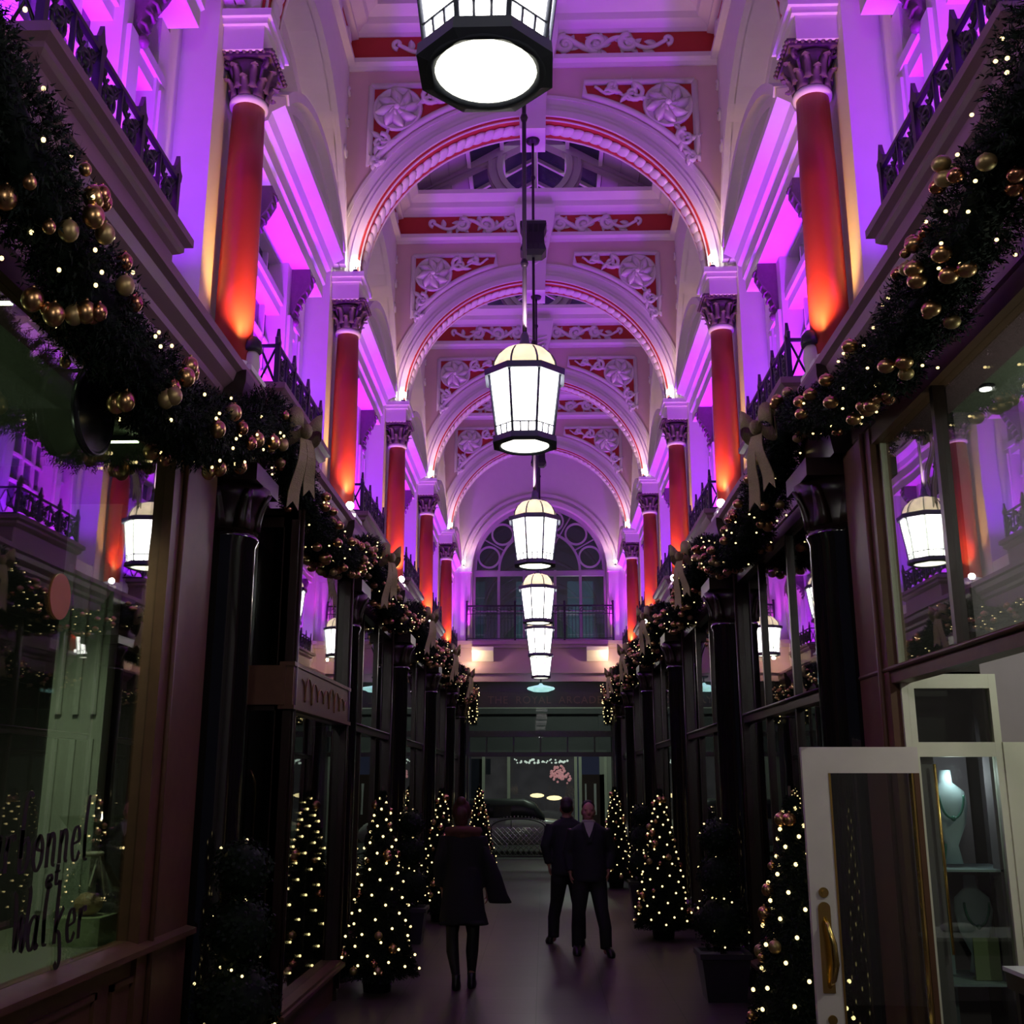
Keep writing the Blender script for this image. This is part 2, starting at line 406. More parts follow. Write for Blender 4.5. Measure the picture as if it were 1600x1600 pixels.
# ------------------------------------------------------------------ gabled roof
def roof():
    mb = MB(); y0, y1 = YC(0)-2.1, YC(6)+.1
    zb, zr, hw = 10.98, 12.30, 2.22
    def P(t, y, dz=0): return None
    for s in (-1, 1):
        def pt(f, y, dz=0): return (s*hw*(1-f), y, zb+(zr-zb)*f+dz)
        # boarded lower part of the slope
        mb.loft([[pt(0, y0), pt(.50, y0), pt(.50, y0, .05), pt(0, y0, .05)], [pt(0, y1), pt(.50, y1), pt(.50, y1, .05), pt(0, y1, .05)]], 0, smooth=False)
        for f in (.12, .25, .38): mb.tube([pt(f, y0, -.01), pt(f, y1, -.01)], .012, 4, 0)
        # glazing above, with rafters and purlins
        mb.loft([[pt(.50, y0, .02), pt(1, y0, .02), pt(1, y0, .04), pt(.50, y0, .04)], [pt(.50, y1, .02), pt(1, y1, .02), pt(1, y1, .04), pt(.50, y1, .04)]], 1, smooth=False)
        y = y0
        while y < y1:
            a, b = pt(0, y, -.03), pt(1, y, -.03)
            mb.loft([[(a[0], y-.03, a[2]-.02), (a[0], y+.03, a[2]-.02), (a[0], y+.03, a[2]+.05), (a[0], y-.03, a[2]+.05)],
                     [(b[0], y-.03, b[2]-.02), (b[0], y+.03, b[2]-.02), (b[0], y+.03, b[2]+.05), (b[0], y-.03, b[2]+.05)]], 2, smooth=False)
            y += D/6
        for f in (.52, .76): 
            a = pt(f, 0); mb.box(a[0]-.03, a[0]+.03, y0, y1, a[2]-.07, a[2]+.03, 2)
        x0, x1 = sorted((s*2.2, s*3.0)); mb.box(x0, x1, y0, y1, 10.99, 11.1, 0)
    mb.box(-.05, .05, y0, y1, zr-.10, zr+.04, 2)
    return mb
struct('ceiling', roof(), [ROOFW, NIGHT, WHITE])

# ------------------------------------------------------------------ transverse arch screens
def scroll_set(mb, cx, cz, k, y, sx=1, r=.02):
    sp = spiral(cx, cz, .12*k, 1.45, pi*.5 if sx > 0 else pi*.5, -sx, 20, .12)
    mb.tube([(a, y, b) for a, b in sp], [r*(1.1-.5*i/20) for i in range(21)], 6)
    mb.ball((cx, y, cz), .03*k, 8, sy=.6)
def leaf(mb, p, ang, L, w, y, bulge=.02):
    n = 6; r0 = []
    rings = []
    for i in range(n+1):
        t = i/n; ww = w*sin(pi*min(1, t*.9+.1))**.8+.002
        c = (p[0]+L*t*cos(ang+.5*t), p[1]+L*t*sin(ang+.5*t))
        nx, nz = -sin(ang+.5*t), cos(ang+.5*t)
        rings.append([(c[0]+nx*ww, y, c[1]+nz*ww), (c[0], y-bulge, c[1]), (c[0]-nx*ww, y, c[1]-nz*ww), (c[0], y+.005, c[1])])
    mb.loft(rings, 0)
def make_screen():
    root = empty('arch_screen', 'x', 'arch')
    ZS, RI = 7.52, 2.00                        # spring line and inner radius, plate 0.44 thick about y = 0
    w = MB()
    w.archplate(2.24, ZS, RI+.06, 10.42, -.20, .20, 48, 0, 'y')
    for s in (-1, 1):
        x0, x1 = sorted((s*2.06, s*2.24)); 
    w.build('wall_face', PINK, root)
    a = MB()
    for r0, r1, y in ((2.02, 2.10, .245), (2.10, 2.16, .225), (2.16, 2.27, .205), (2.27, 2.31, .22)):
        for sg in (-1, 1):
            rg = []
            ys = sorted((sg*.19, sg*y)); a.archring(r0, r1, ys[0], ys[1], ZS, n=56)
    a.build('archivolt', WHITE, root)
    so = MB(); so.archring(2.0, 2.065, -.215, .215, ZS, n=56); 
    so.build('red_soffit', RED, root)['label'] = 'red painted underside of the arch'
    ro = MB()
    # rope of laurel leaves running along the soffit
    N = 52
    for i in range(N):
        a0 = pi*(i+.5)/N; r = 1.985
        c = Vector((r*cos(a0), 0, ZS+r*sin(a0))); t = Vector((-sin(a0), 0, cos(a0))); nrm = Vector((cos(a0), 0, sin(a0)))
        rings = []
        for j in range(6):
            q = j/5; wd = .055*sin(pi*(.22+.56*q)); p = c+t*(.16*(q-.5))
            rings.append([p+Vector((0, .10*cos(b), 0))*(wd/.055)+Vector((0, .05*(q-.5), 0))+nrm*(-.035*sin(b))*(wd/.055) for b in [2*pi*m/8 for m in range(8)]])
        ro.loft(rings)
    ro.tube([(1.995*cos(pi*i/60), -.19, ZS+1.995*sin(pi*i/60)) for i in range(61)], .014, 5)
    ro.tube([(1.995*cos(pi*i/60), .19, ZS+1.995*sin(pi*i/60)) for i in range(61)], .014, 5)
    ro.build('laurel_rope_moulding', WHITE, root)
    # entablature above
    e = MB()
    for sg in (-1, 1):
        prof = [(0, 10.20), (.22, 10.20), (.24, 10.24), (.29, 10.27), (.29, 10.33), (.24, 10.35), (.225, 10.37), (0, 10.37)]
        e.prism([(sg*p[0], p[1]) for p in prof], 'x', -2.2, 2.2)
        prof = [(0, 10.66), (.23, 10.66), (.25, 10.70), (.34, 10.76), (.36, 10.84), (.47, 10.93), (.47, 11.0), (0, 11.0)]
        e.prism([(sg*p[0], p[1]) for p in prof], 'x', -2.1, 2.1)
    e.build('cornice', WHITE, root)
    f = MB(); f.box(-2.2, 2.2, -.215, .215, 10.36, 10.67); f.build('red_frieze', RED, root)['label'] = 'red frieze band'
    sc = MB()
    for fy in (-.225, .225):
        for s in (-1, 1):
            for (cx, r, d) in ((.40, .125, 1), (.78, .135, -1), (1.16, .12, 1)):
                sp = spiral(s*cx, 10.51, r, 1.4, pi*.5*(1 if d > 0 else -1), s*d, 20)
                sc.tube([(a_, fy, b_) for a_, b_ in sp], [.040*(1.1-.5*i/20) for i in range(21)], 6)
                sc.ball((s*cx, fy, 10.51), .045, 8, sy=.5)
                for q in range(5): leaf(sc, (s*cx, 10.51), q*1.25+cx, .17, .042, fy, .025 if fy > 0 else -.025)
            wave = [(s*(.2+1.42*i/40), fy, 10.51+.10*sin(i/40*4.2*pi)*(1-.35*i/40)) for i in range(41)]
            sc.tube(wave, [.038-.012*i/40 for i in range(41)], 6)
            sp = spiral(s*1.62, 10.55, .07, .9, -pi/2, s, 14); sc.tube([(a_, fy, b_) for a_, b_ in sp], .030, 6)
            for i in range(4, 38, 4):
                p = wave[i]; leaf(sc, (p[0], p[2]), (pi/2 if (i//4) % 2 else -pi/2)+s*.6, .15, .045, fy, .03 if fy > 0 else -.02)
    sc.build('frieze_scrollwork', WHITE, root)
    # spandrel panels
    def spandrel_outline(s, x0, zt, gap, x_out, n=16):
        rr = 2.31+gap; pts = [(s*x_out, zt)]
        a1 = math.asin(min(1, (zt-ZS)/rr)); a2 = math.acos(x_out/rr)
        a1 = min(a1, math.acos(x0/rr))
        for i in range(n+1):
            a_ = a1+(a2-a1)*i/n; pts.append((s*rr*cos(a_), ZS+rr*sin(a_)))
        pts.insert(1, (s*rr*cos(a1), zt)) if abs(ZS+rr*sin(a1)-zt) > .01 else None
        return pts
    for s in (-1, 1):
        for fy, sg in ((-.2, -1), (.2, 1)):
            out = spandrel_outline(s, .62, 9.98, .06, 1.92)
            fr = MB(); fr.tube([(p[0], fy+sg*.012, p[1]) for p in out+out[:1]], .042, 6)
            if sg < 0:
                pn = MB()
                pn.prism(out, 'y', *sorted((fy+sg*.012, fy)), m=0)
                fr2 = pn.build('spandrel_panel', RED, root); fr2['label'] = 'red triangular spandrel panel with white frame'
                fr.build('panel_frame', WHITE, fr2)
                om = MB(); y = fy-.03
                cx, cz = s*1.60, 9.66
                om.lathe([(.27, 0), (.30, .02), (.27, .045), (.25, .02)], 28)
                om.b.verts.ensure_lookup_table()
                for v in om.b.verts: v.co = Vector((cx+v.co.x, y-v.co.z+.02, cz+v.co.y))
                for q in range(8): leaf(om, (cx+.03*cos(q*pi/4), cz+.03*sin(q*pi/4)), q*pi/4-.2, .24, .085, y, .06)
                for q in range(8): leaf(om, (cx, cz), q*pi/4+.25, .12, .04, y-.03, .04)
                om.ball((cx, y-.05, cz), .045, 10)
                for (dx, dz, k_, dd) in ((1.20, 9.82, 1.0, 1), (.96, 9.89, .5, -1), (1.79, 9.22, .95, -1), (1.84, 8.96, .5, 1)):
                    scroll_set(om, s*dx, dz, k_, y, s*dd, .032)
                    for q in range(3): leaf(om, (s*dx, dz), q*2.1+dx, .17*k_+.04, .042, y, .03)
                wv = [(s*(1.36-.62*i/14), y, 9.70+.19*(i/14)+.03*sin(i)) for i in range(15)]; om.tube(wv, .02, 5)
                wv = [(s*(1.70+.14*i/14), y, 9.40-.50*(i/14)+.02*sin(i)) for i in range(15)]; om.tube(wv, .02, 5)
                om.build('spandrel_ornament', WHITE, fr2)
            else: fr.build('panel_frame', WHITE, root)
    # keystone console at the crown
    kx = MB()
    side = [(-.16, 9.40), (.16, 9.40), (.16, 9.60), (.19, 9.9), (.30, 10.36), (.32, 10.66), (-.32, 10.66), (-.30, 10.36), (-.19, 9.9), (-.16, 9.60)]
    rings = []
    for (z, hx, hy) in ((9.36, .15, .25), (9.60, .16, .27), (9.80, .17, .30), (10.05, .20, .30), (10.25, .25, .36), (10.45, .30, .42), (10.66, .32, .47), (10.72, .32, .47)):
        rings.append([(-hx, -hy, z), (hx, -hy, z), (hx, hy, z), (-hx, hy, z)])
    kx.loft(rings, smooth=False)
    for sy in (-1, 1):
        for q in range(7):
            z = 9.8+q*.09; a_ = .10+.02*q; yy = sy*(.31+.012*q)
            kx.tube([(-a_, yy, z+.06), (-a_*.5, yy+sy*.02, z), (0, yy+sy*.03, z-.04), (a_*.5, yy+sy*.02, z), (a_, yy, z+.06)], .018, 5)
    kx.build('keystone_console', WHITE, root)
    # imposts on which the arch stands
    for s in (-1, 1):
        im = MB()
        for (z0, z1, g_) in ((7.22, 7.42, .0), (7.42, 7.47, .03), (7.47, 7.53, .06)):
            x0, x1 = sorted((s*(1.98-g_), s*2.30)); im.box(x0, x1, -.24-g_, .24+g_, z0, z1)
        im.build('impost_block', WHITE, root)
    # gable truss over the screen
    t = MB()
    t.box(-2.2, 2.2, -.12, .12, 11.0, 11.17)
    for s in (-1, 1):
        t.loft([[(s*2.2, y, z) for y, z in ((-.10, 11.0), (.10, 11.0), (.10, 11.16), (-.10, 11.16))], [(0, y, z) for y, z in ((-.10, 12.12), (.10, 12.12), (.10, 12.29), (-.10, 12.29))]], smooth=False)
        t.loft([[(s*2.05, y, z) for y, z in ((-.05, 11.02), (.05, 11.02), (.05, 11.1), (-.05, 11.1))], [(s*.45, y, z) for y, z in ((-.05, 11.85), (.05, 11.85), (.05, 11.93), (-.05, 11.93))]], smooth=False)
    rg = []
    for r0, r1, y in ((.52, .78, .07), (.56, .62, .10), (.70, .76, .10)):
        t.archring(r0, r1, -y, y, 11.66, 0, 2*pi, 40)
    t.box(-.035, .035, -.05, .05, 11.1, 12.2)
    t.build('gable_truss', ROOFW, root)
    return root
scr = make_screen(); index_children()
for n in range(1, 6):
    o = scr if n == 1 else clone(scr)
    o.location = (0, YC(n), 0)
    o['group'] = 'transverse arches across the arcade'
    o['label'] = ['', 'pink plaster arch nearest the camera, mostly above the top edge, only its white legs showing',
                  'large pink and red plaster arch fully in view behind the top lantern', 'second complete plaster arch down the arcade with red scroll frieze',
                  'third complete plaster arch down the arcade with red spandrels', 'small plaster arch just in front of the purple end wall'][n]

# ------------------------------------------------------------------ columns
def make_column():
    root = empty('column', 'x', 'column')
    m = MB(); m.lathe([(.137, -.18), (.139, .4), (.134, 1.2), (.120, 1.90)], 28); m.build('shaft', COLRED, root)['label'] = 'red painted column shaft'
    m = MB(); m.box(-.18, .2, -.2, .2, -.29, -.25); m.lathe([(.175, -.25), (.18, -.23), (.165, -.21), (.15, -.20), (.155, -.18), (.137, -.17)], 28); m.build('base', WHITE, root)
    m = MB(); m.lathe([(.120, 1.885), (.142, 1.895), (.146, 1.92), (.135, 1.945), (.120, 1.95)], 28); m.build('necking_ring', WHITE, root)['label'] = 'white necking ring'
    m = MB(); m.lathe([(.118, 1.93), (.122, 2.05), (.15, 2.16), (.20, 2.20)], 24)
    for tier, (z0, h, r0, n, off) in enumerate(((1.94, .15, .125, 8, 0), (2.0, .20, .135, 8, pi/8))):
        for i in range(n):
            a = 2*pi*i/n+off; rings = []
            for j in range(6):
                t = j/5; rr = r0+.01+.075*t**2.4; z = z0+h*(t if t < .85 else .85-.5*(t-.85)); w_ = .048*(1-.45*t)
                c, q = cos(a), sin(a)
                rings.append([(rr*c-w_*q, rr*q+w_*c, z), ((rr+.018)*c, (rr+.018)*q, z+.006), (rr*c+w_*q, rr*q-w_*c, z), ((rr-.012)*c, (rr-.012)*q, z)])
            m.loft(rings)
    for i in range(4):
        a = pi/4+i*pi/2; c, q = cos(a), sin(a)
        sp = spiral(.205, 2.19, .045, 1.3, pi/2, -1, 14)
        m.tube([(u*c, u*q, v) for u, v in sp], .016, 5)
        m.tube([(.14*c, .14*q, 2.08), (.18*c, .18*q, 2.2), (.205*c, .205*q, 2.235)], .014, 5)
    m.box(-.20, .20, -.20, .20, 2.225, 2.25); m.box(-.215, .215, -.215, .215, 2.25, 2.275)
    for i in range(9):
        for sg in (-1, 1):
            m.ball((-.2+.05*i, sg*.215, 2.25), .018, 6); m.ball((sg*.215, -.2+.05*i, 2.25), .018, 6)
    m.build('capital', BRONZE, root)['label'] = 'dark bronzed leafy capital'
    return root
colm = make_column(); index_children()
first = True
for n in range(1, 6):
    for s in (-1, 1):
        o = colm if first else clone(colm); first = False
        o.location = (s*2.13, YC(n), 4.97)
        o['label'] = 'red column with dark leafy capital, %s, standing on the %s cornice' % (
            ['', 'nearest and largest of its row', 'second from the camera', 'third from the camera', 'fourth from the camera', 'last before the end wall'][n], SIDE[s])
        o['group'] = 'red columns along the upper storey'

# ------------------------------------------------------------------ small cornice lamps on the imposts, and the uplighters on the lower cornice
def make_spot(big):
    root = empty('spot_lamp', 'x', 'lamp')
    m = MB(); m.lathe([(.03, 0), (.03, .015), (.008, .02), (.008, .06), (.015, .065)], 12); m.build('stand', BLACK, root)
    m = MB(); m.ball((0, 0, .105), .046, 14); m.build('bulb', BULBW, root)
    return root
sp = make_spot(0); index_children(); first = True
for n in range(2, 7):
    for s in (-1, 1):
        o = sp if first else clone(sp); first = False
        o.location = (s*2.02, YC(n)-.29-(.1 if n == 6 else 0), 7.53 if n < 6 else 7.51); o.scale = (1.0,)*3
        o['label'] = 'small glowing white lamp on the %s impost of the %s' % (SIDE[s], ['', '', 'large arch behind the top lantern', 'second complete arch', 'third complete arch', 'arch before the end wall', 'end wall arch'][n])
        o['group'] = 'glowing lamps at the feet of the arches'
for n in range(2, 6):
    for s in (-1, 1):
        o = clone(sp); o.location = (s*1.97, YC(n)-.36, 4.66)
        o['label'] = 'bright little lamp on the lower %s cornice below the %s red column' % (SIDE[s], ['', '', 'second', 'third', 'fourth', 'fifth'][n])
        o['group'] = 'glowing lamps along the lower cornice'
# dark domed uplighter with white body at the foot of the two nearest columns
for s in (-1, 1):
    r_ = empty('floodlight', 'dark domed floodlight with white body at the foot of the nearest %s red column' % SIDE[s], 'lamp', (s*1.98, YC(1)-.02, 4.66), group='floodlights at the nearest columns')
    m = MB(); m.lathe([(.035, 0), (.045, .03), (.06, .12), (.05, .2), (.02, .24)], 14); m.build('body', CREAM, r_)
    m = MB(); m.lathe([(.065, .22), (.07, .25), (.06, .30), (.03, .335), (.005, .345)], 14); m.build('cap', BLACK, r_)

# ------------------------------------------------------------------ lower cornice, fascia, balcony ledges
def cornice(s):
    mb = MB(); y0, y1 = YC(0)-2, YC(6)-.2
    prof = [(2.45, 3.98), (2.12, 3.98), (2.12, 4.02), (2.10, 4.04), (2.10, 4.40), (2.06, 4.43), (2.05, 4.47), (1.99, 4.52), (1.97, 4.58), (1.93, 4.60), (1.93, 4.66), (2.36, 4.70), (2.45, 4.70)]
    mb.prism([(s*a, b) for a, b in prof], 'y', y0, y1)
    return mb
for s in (-1, 1):
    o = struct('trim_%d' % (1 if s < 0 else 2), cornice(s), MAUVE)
def make_balcony():
    root = empty('balcony', 'x', 'balcony')
    L = .87; m = MB()
    # ledge box, local x = 0 is the railing line, positive outward
    def ring(g, z): return [(-.06-g, -L-.06-g, z), (.22, -L-.06-g, z), (.22, L+.06+g, z), (-.06-g, L+.06+g, z)]
    m.loft([ring(-.05, -.36), ring(-.05, -.14), ring(-.02, -.12), ring(0, -.10), ring(0, -.07), ring(.04, -.05), ring(.04, 0)], smooth=False)
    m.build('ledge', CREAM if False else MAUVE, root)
    h = .36
    r_ = MB(); r_.box(-.014, .014, -L, L, h-.015, h+.01); r_.box(-.014, .014, -L, L, .02, .04)
    for sg in (-1, 1): r_.box(0, .3, sg*L-.012, sg*L+.012, h-.015, h+.01); r_.box(0, .3, sg*L-.012, sg*L+.012, .02, .04)
    r_.build('rails', BLACK, root)
    for sg in (-1, -.33, .33, 1):
        p = MB(); y = sg*L
        p.box(-.02, .02, y-.02, y+.02, 0, h+.02)
        p.prism([(y-.05, h), (y+.05, h), (y+.06, h+.05), (y+.03, h+.07), (y, h+.15), (y-.03, h+.07), (y-.06, h+.05)], 'x', -.012, .012)
        p.build('post', BLACK, root)
    g_ = MB(); n = 6; w = 2*L/n
    for i in range(n):
        yc = -L+w*(i+.5)
        for a, b in (((yc-w*.42, .05), (yc+w*.42, h-.03)), ((yc-w*.42, h-.03), (yc+w*.42, .05))):
            g_.tube([(0, a[0], a[1]), (0, b[0], b[1])], .011, 4)
        g_.tube([(0, yc+.065*cos(t*pi/8), .19+.065*sin(t*pi/8)) for t in range(17)], .014, 5)
        g_.ball((0, yc, .19), .03, 6)
        for dy, dz, d_ in ((-.07, .09, 1), (.07, .09, -1), (-.07, .29, -1), (.07, .29, 1)):
            g_.tube([(0, a, b) for a, b in spiral(yc+dy, dz, .05, 1.2, 0 if dy < 0 else pi, d_, 10)], .010, 4)
        g_.box(-.012, .012, yc-w/2-.008, yc-w/2+.008, .03, h)
    for sg in (-1, 1):
        for i in range(2):
            xc = .08+.14*i
            for a, b in (((xc-.06, .05), (xc+.06, h-.03)), ((xc-.06, h-.03), (xc+.06, .05))):
                g_.tube([(a[0], sg*L, a[1]), (b[0], sg*L, b[1])], .010, 4)
    g_.build('scroll_ironwork', BLACK, root)
    return root
bal = make_balcony(); index_children(); first = True
for k in range(0, 7):
    if k == 0: continue
    for s in (-1, 1):
        o = bal if first else clone(bal); first = False
        o.location = (s*2.10, YM(k)-.15, 5.06); o.rotation_euler = (0, 0, rot(s))
        o['label'] = 'dark iron balcony on the %s side, %s' % (SIDE[s], ['', 'nearest the camera', 'between the first and second red columns', 'between the second and third red columns', 'between the third and fourth red columns', 'between the fourth and fifth red columns', 'beside the end wall'][k])
        o['group'] = 'iron balconies below the upper windows'

# ------------------------------------------------------------------ lanterns
def make_lantern():
    root = empty('hanging_lantern', 'x', 'lantern')
    n = 8; a0 = pi/8
    def oc(r, z): return [(r*cos(a0+2*pi*i/n), r*sin(a0+2*pi*i/n), z) for i in range(n)]
    g_ = MB(); g_.loft([oc(.205, .055), oc(.262, .50)], smooth=False); g_.build('opal_glass_panels', LGLASS, root)
    d_ = MB(); d_.lathe([(.168, .012), (.168, .020)], 32); d_.build('base_glass', LDISC, root)['label'] = 'round glowing base glass'
    dm = MB(); dm.lathe([(.235, .545), (.228, .60), (.20, .66), (.15, .71), (.08, .735), (.03, .74)], 24); dm.build('glass_dome', LDOME, root)['label'] = 'dim cream glass dome'
    f = MB()
    for i in range(n):
        a = a0+2*pi*i/n
        f.tube([(.208*cos(a), .208*sin(a), .05), (.266*cos(a), .266*sin(a), .50)], .0105, 5)
        f.tube([((.24*cos(q))*cos(a), (.24*cos(q))*sin(a), .55+.195*sin(q)) for q in [pi/2*t/6*.97 for t in range(7)]], .0075, 5)
        b = a0+2*pi*(i+1)/n
        P = Vector((.212*cos(a), .212*sin(a), 0)); Q = Vector((.212*cos(b), .212*sin(b), 0))
        up = Vector((0, 0, .125)); 
        f.tube([P*1.05+up, Q*1.05+up], .005, 4)
        for t in (1/3, 2/3):
            p = P.lerp(Q, t); f.tube([p+Vector((0, 0, .055)), p*1.045+up], .0055, 4)
    f.loft([oc(.262, .495), oc(.30, .49), oc(.305, .535), oc(.245, .555), oc(.235, .545)], smooth=False, caps=False)
    # bottom octagonal collar with round opening
    rng = [oc(.205, .06), oc(.235, .055), oc(.238, .012), oc(.19, 0.0)]
    f.loft(rng, smooth=False, caps=False)
    k = 32; ring1 = [(.168*cos(2*pi*i/k), .168*sin(2*pi*i/k), .008) for i in range(k)]
    ring2 = [(.195*cos(2*pi*i/k), .195*sin(2*pi*i/k), .0) for i in range(k)]
    ring3 = [(.172*cos(2*pi*i/k), .172*sin(2*pi*i/k), .03) for i in range(k)]
    f.loft([ring3, ring1, ring2, [(p[0]*1.08, p[1]*1.08, .03) for p in ring2]], caps=False)
    f.lathe([(.05, .73), (.06, .75), (.035, .78), (.03, .83), (.018, .86)], 12)
    f.build('frame', SLATE, root)
    r_ = MB(); r_.tube([(0, 0, .84), (0, 0, 5.22)], .016, 8)
    for z in (1.4, 2.6, 4.7): r_.lathe([(.02, z-.03), (.03, z), (.02, z+.03)], 10)
    r_.build('rod', BLACK, root)
    h = MB(); h.loft([[(sx*w, sy*w*.7, z) for sx, sy in ((-1, -1), (1, -1), (1, 1), (-1, 1))] for w, z in ((.10, 3.66), (.15, 3.72), (.13, 3.80), (.125, 3.95), (.155, 4.04), (.15, 4.08), (.08, 4.12))], smooth=False)
    for i in (-1, 0, 1): h.box(-.008+i*.06, .008+i*.06, -.11, .11, 3.72, 4.05)
    h.build('winch_box', BLACK, root)
    c = MB(); c.lathe([(.02, 5.15), (.075, 5.17), (.085, 5.20), (.05, 5.215)], 16); c.build('ceiling_rose', BLACK, root)
    return root
lan = make_lantern(); index_children()
LP = [(-.095, 3.10), (-.035, YC(1)), (.0, YC(2)), (.01, YC(3)), (.02, YC(4)), (.03, YC(5))]
for i, (x, y) in enumerate(LP):
    o = lan if i == 0 else clone(lan)
    o.location = (x, y, 4.16)
    o['label'] = ['huge lit octagonal lantern cut by the top edge, seen from below', 'large lit octagonal lantern hanging in the middle of the picture', 'third lantern, lit, hanging before the end window', 'fourth lantern in the receding row', 'fifth lantern in the receding row', 'smallest, lowest lantern at the far end of the row'][i]
    o['group'] = 'octagonal lanterns hanging down the arcade'
# ------------------------------------------------------------------ lower walls: shops
XF = 2.12
def pilaster():
    root = empty('shop_pilaster', 'x', 'pilaster')
    m = MB()
    m.box(.06, .40, -.30, .30, 0, 4.0, 1)
    m.build('backing', [BLACKG, DBROWN], root)
    m = MB(); m.lathe([(.27, .0), (.27, .30), (.235, .34), (.22, .40), (.215, 3.45), (.235, 3.5), (.235, 3.53)], 24, (-.02, 0, 0))
    m.build('shaft', BLACKG, root)['label'] = 'round black polished shaft'
    m = MB(); m.lathe([(.215, 3.53), (.235, 3.6), (.225, 3.66), (.26, 3.76), (.30, 3.86)], 20, (-.02, 0, 0)); m.box(-.30, .36, -.30, .30, 3.86, 3.98)
    for i in range(8):
        a = i*pi/4; rings = []
        for j in range(5):
            t = j/4; rr = .225+.07*t*t; z = 3.56+.26*t; w = .07*(1-.5*t); c, q = cos(a), sin(a)
            rings.append([(-.02+rr*c-w*q, rr*q+w*c, z), (-.02+(rr+.02)*c, (rr+.02)*q, z), (-.02+rr*c+w*q, rr*q-w*c, z), (-.02+(rr-.01)*c, (rr-.01)*q, z)])
        m.loft(rings)
    m.build('capital', DBROWN, root)
    b = MB(); b.prism([(.05, 3.98), (-.14, 3.98), (-.17, 4.15), (-.19, 4.40), (-.215, 4.52), (-.215, 4.60), (.05, 4.60)], 'y', -.40, .40)
    b.build('bracket', DBROWN, root)['label'] = 'dark bracket carrying the cornice'
    return root
pil = pilaster(); index_children(); first = True
for n in range(1, 7):
    for s in (-1, 1):
        o = pil if first else clone(pil); first = False
        o.location = (s*XF, YC(n), 0) if n < 6 else (s*XF, YC(6)-.62, 0); o.rotation_euler = (0, 0, rot(s))
        o['label'] = 'round black shop pilaster on the %s, %s' % (SIDE[s], ['', 'nearest the camera', 'second from the camera', 'third from the camera', 'fourth from the camera', 'fifth from the camera', 'at the far street end'][n])
        o['group'] = 'black pilasters between the shops'

def shopfront(y0, y1, zsill=.34, ztr=2.52, mull=(0,), wide0=.08, wide1=.08, frame=DBROWN, riser=BROWN, low_mull=True, fascia=False, gaps=()):
    """local x = 0 is the glass plane, x positive into the shop; y relative to the middle of the bay"""
    root = empty('shopfront', 'x', 'shop front')
    f = MB()
    f.box(-.06, .06, y0, y0+wide0, 0, 3.98); f.box(-.06, .06, y1-wide1, y1, 0, 3.98)
    f.tube([(-.07, y0+wide0*.8, .1), (-.07, y0+wide0*.8, 3.98)], .018, 6); f.tube([(-.07, y1-wide1*.8, .1), (-.07, y1-wide1*.8, 3.98)], .018, 6)
    f.box(-.05, .05, y0, y1, 3.88, 3.98); f.box(-.05, .05, y0, y1, ztr-.03, ztr+.05)
    f.tube([(-.055, y0, ztr+.05), (-.055, y1, ztr+.05)], .015, 6)
    f.build('frame', frame, root)
    for m_ in mull:
        m = MB(); m.box(-.035, .035, m_-.022, m_+.022, (zsill if low_mull else ztr), 3.9); m.build('mullion', frame, root)
    r_ = MB(); r_.box(-.03, .05, y0, y1, 0, zsill-.04) ; n = 3
    for i in range(n):
        a = y0+(y1-y0)*(i+.08)/n; b = y0+(y1-y0)*(i+.92)/n
        if zsill > .6:
            for (p, q, u, v) in ((a, b, .12, .15), (a, b, zsill-.20, zsill-.17), (a, a+.03, .12, zsill-.17), (b-.03, b, .12, zsill-.17)): r_.box(-.05, -.02, p, q, u, v)
    r_.build('stall_riser', riser, root)
    s_ = MB(); s_.prism([(-.12, zsill-.06), (-.12, zsill-.03), (.0, zsill), (.06, zsill), (.06, zsill-.06)], 'y', y0, y1); s_.build('sill', riser, root)
    p = MB(); p.box(-.004, .004, y0+wide0, y1-wide1, ztr+.05, 3.88); p.build('upper_pane', GLASS, root)
    p = MB(); p.box(-.004, .004, y0+wide0, y1-wide1, zsill, ztr-.03); p.build('lower_pane', GLASS, root)
    return root
def put(o, s, k, label, x=XF):
    o.location = (s*x, YM(k), 0); o.rotation_euler = (0, 0, rot(s)); o['label'] = label; o['group'] = 'shop fronts below the cornice'; return o
# left bay 1: the chocolate shop window (local y is mirrored on the left by the half turn)
a = shopfront(-1.78, 1.75, zsill=1.09, ztr=.40, mull=(), wide0=.80, wide1=.10)
for ch in [x for x in COL.objects if x.parent == a and x.name.startswith('lower_pane')]: bpy.data.objects.remove(ch)
up = [x for x in COL.objects if x.parent == a and x.name.startswith('upper_pane')][0]
for v in up.data.vertices:
    if v.co.z < 2: v.co.z = 1.09
fr = [x for x in COL.objects if x.parent == a and x.name.startswith('frame')][0]; fr.data.materials[0] = BROWN
put(a, -1, 1, 'left shop front with big lettered window and brown varnished jamb, nearest the camera')
# right bay 1: the jeweller, with a recessed entrance below a high pane
b = shopfront(-1.9, 1.84, zsill=.06, ztr=2.48, mull=(.28,), wide0=.05, wide1=.58, low_mull=False, riser=DBROWN)
for ch in [x for x in COL.objects if x.parent == b and x.name.split('.')[0] in ('lower_pane', 'stall_riser', 'sill')]: bpy.data.objects.remove(ch)
fr = [x for x in COL.objects if x.parent == b and x.name.startswith('frame')][0]; fr.data.materials[0] = BROWN
t = MB(); t.box(-.005, .03, 1.235, 1.262, .0, 3.9); t.box(-.005, .03, .305, .33, 2.5, 3.9); t.build('cream_edge_trim', CREAMF, b)['label'] = 'thin cream edge trim'
put(b, 1, 1, 'right shop front with tall high pane over an open entrance, nearest the camera')
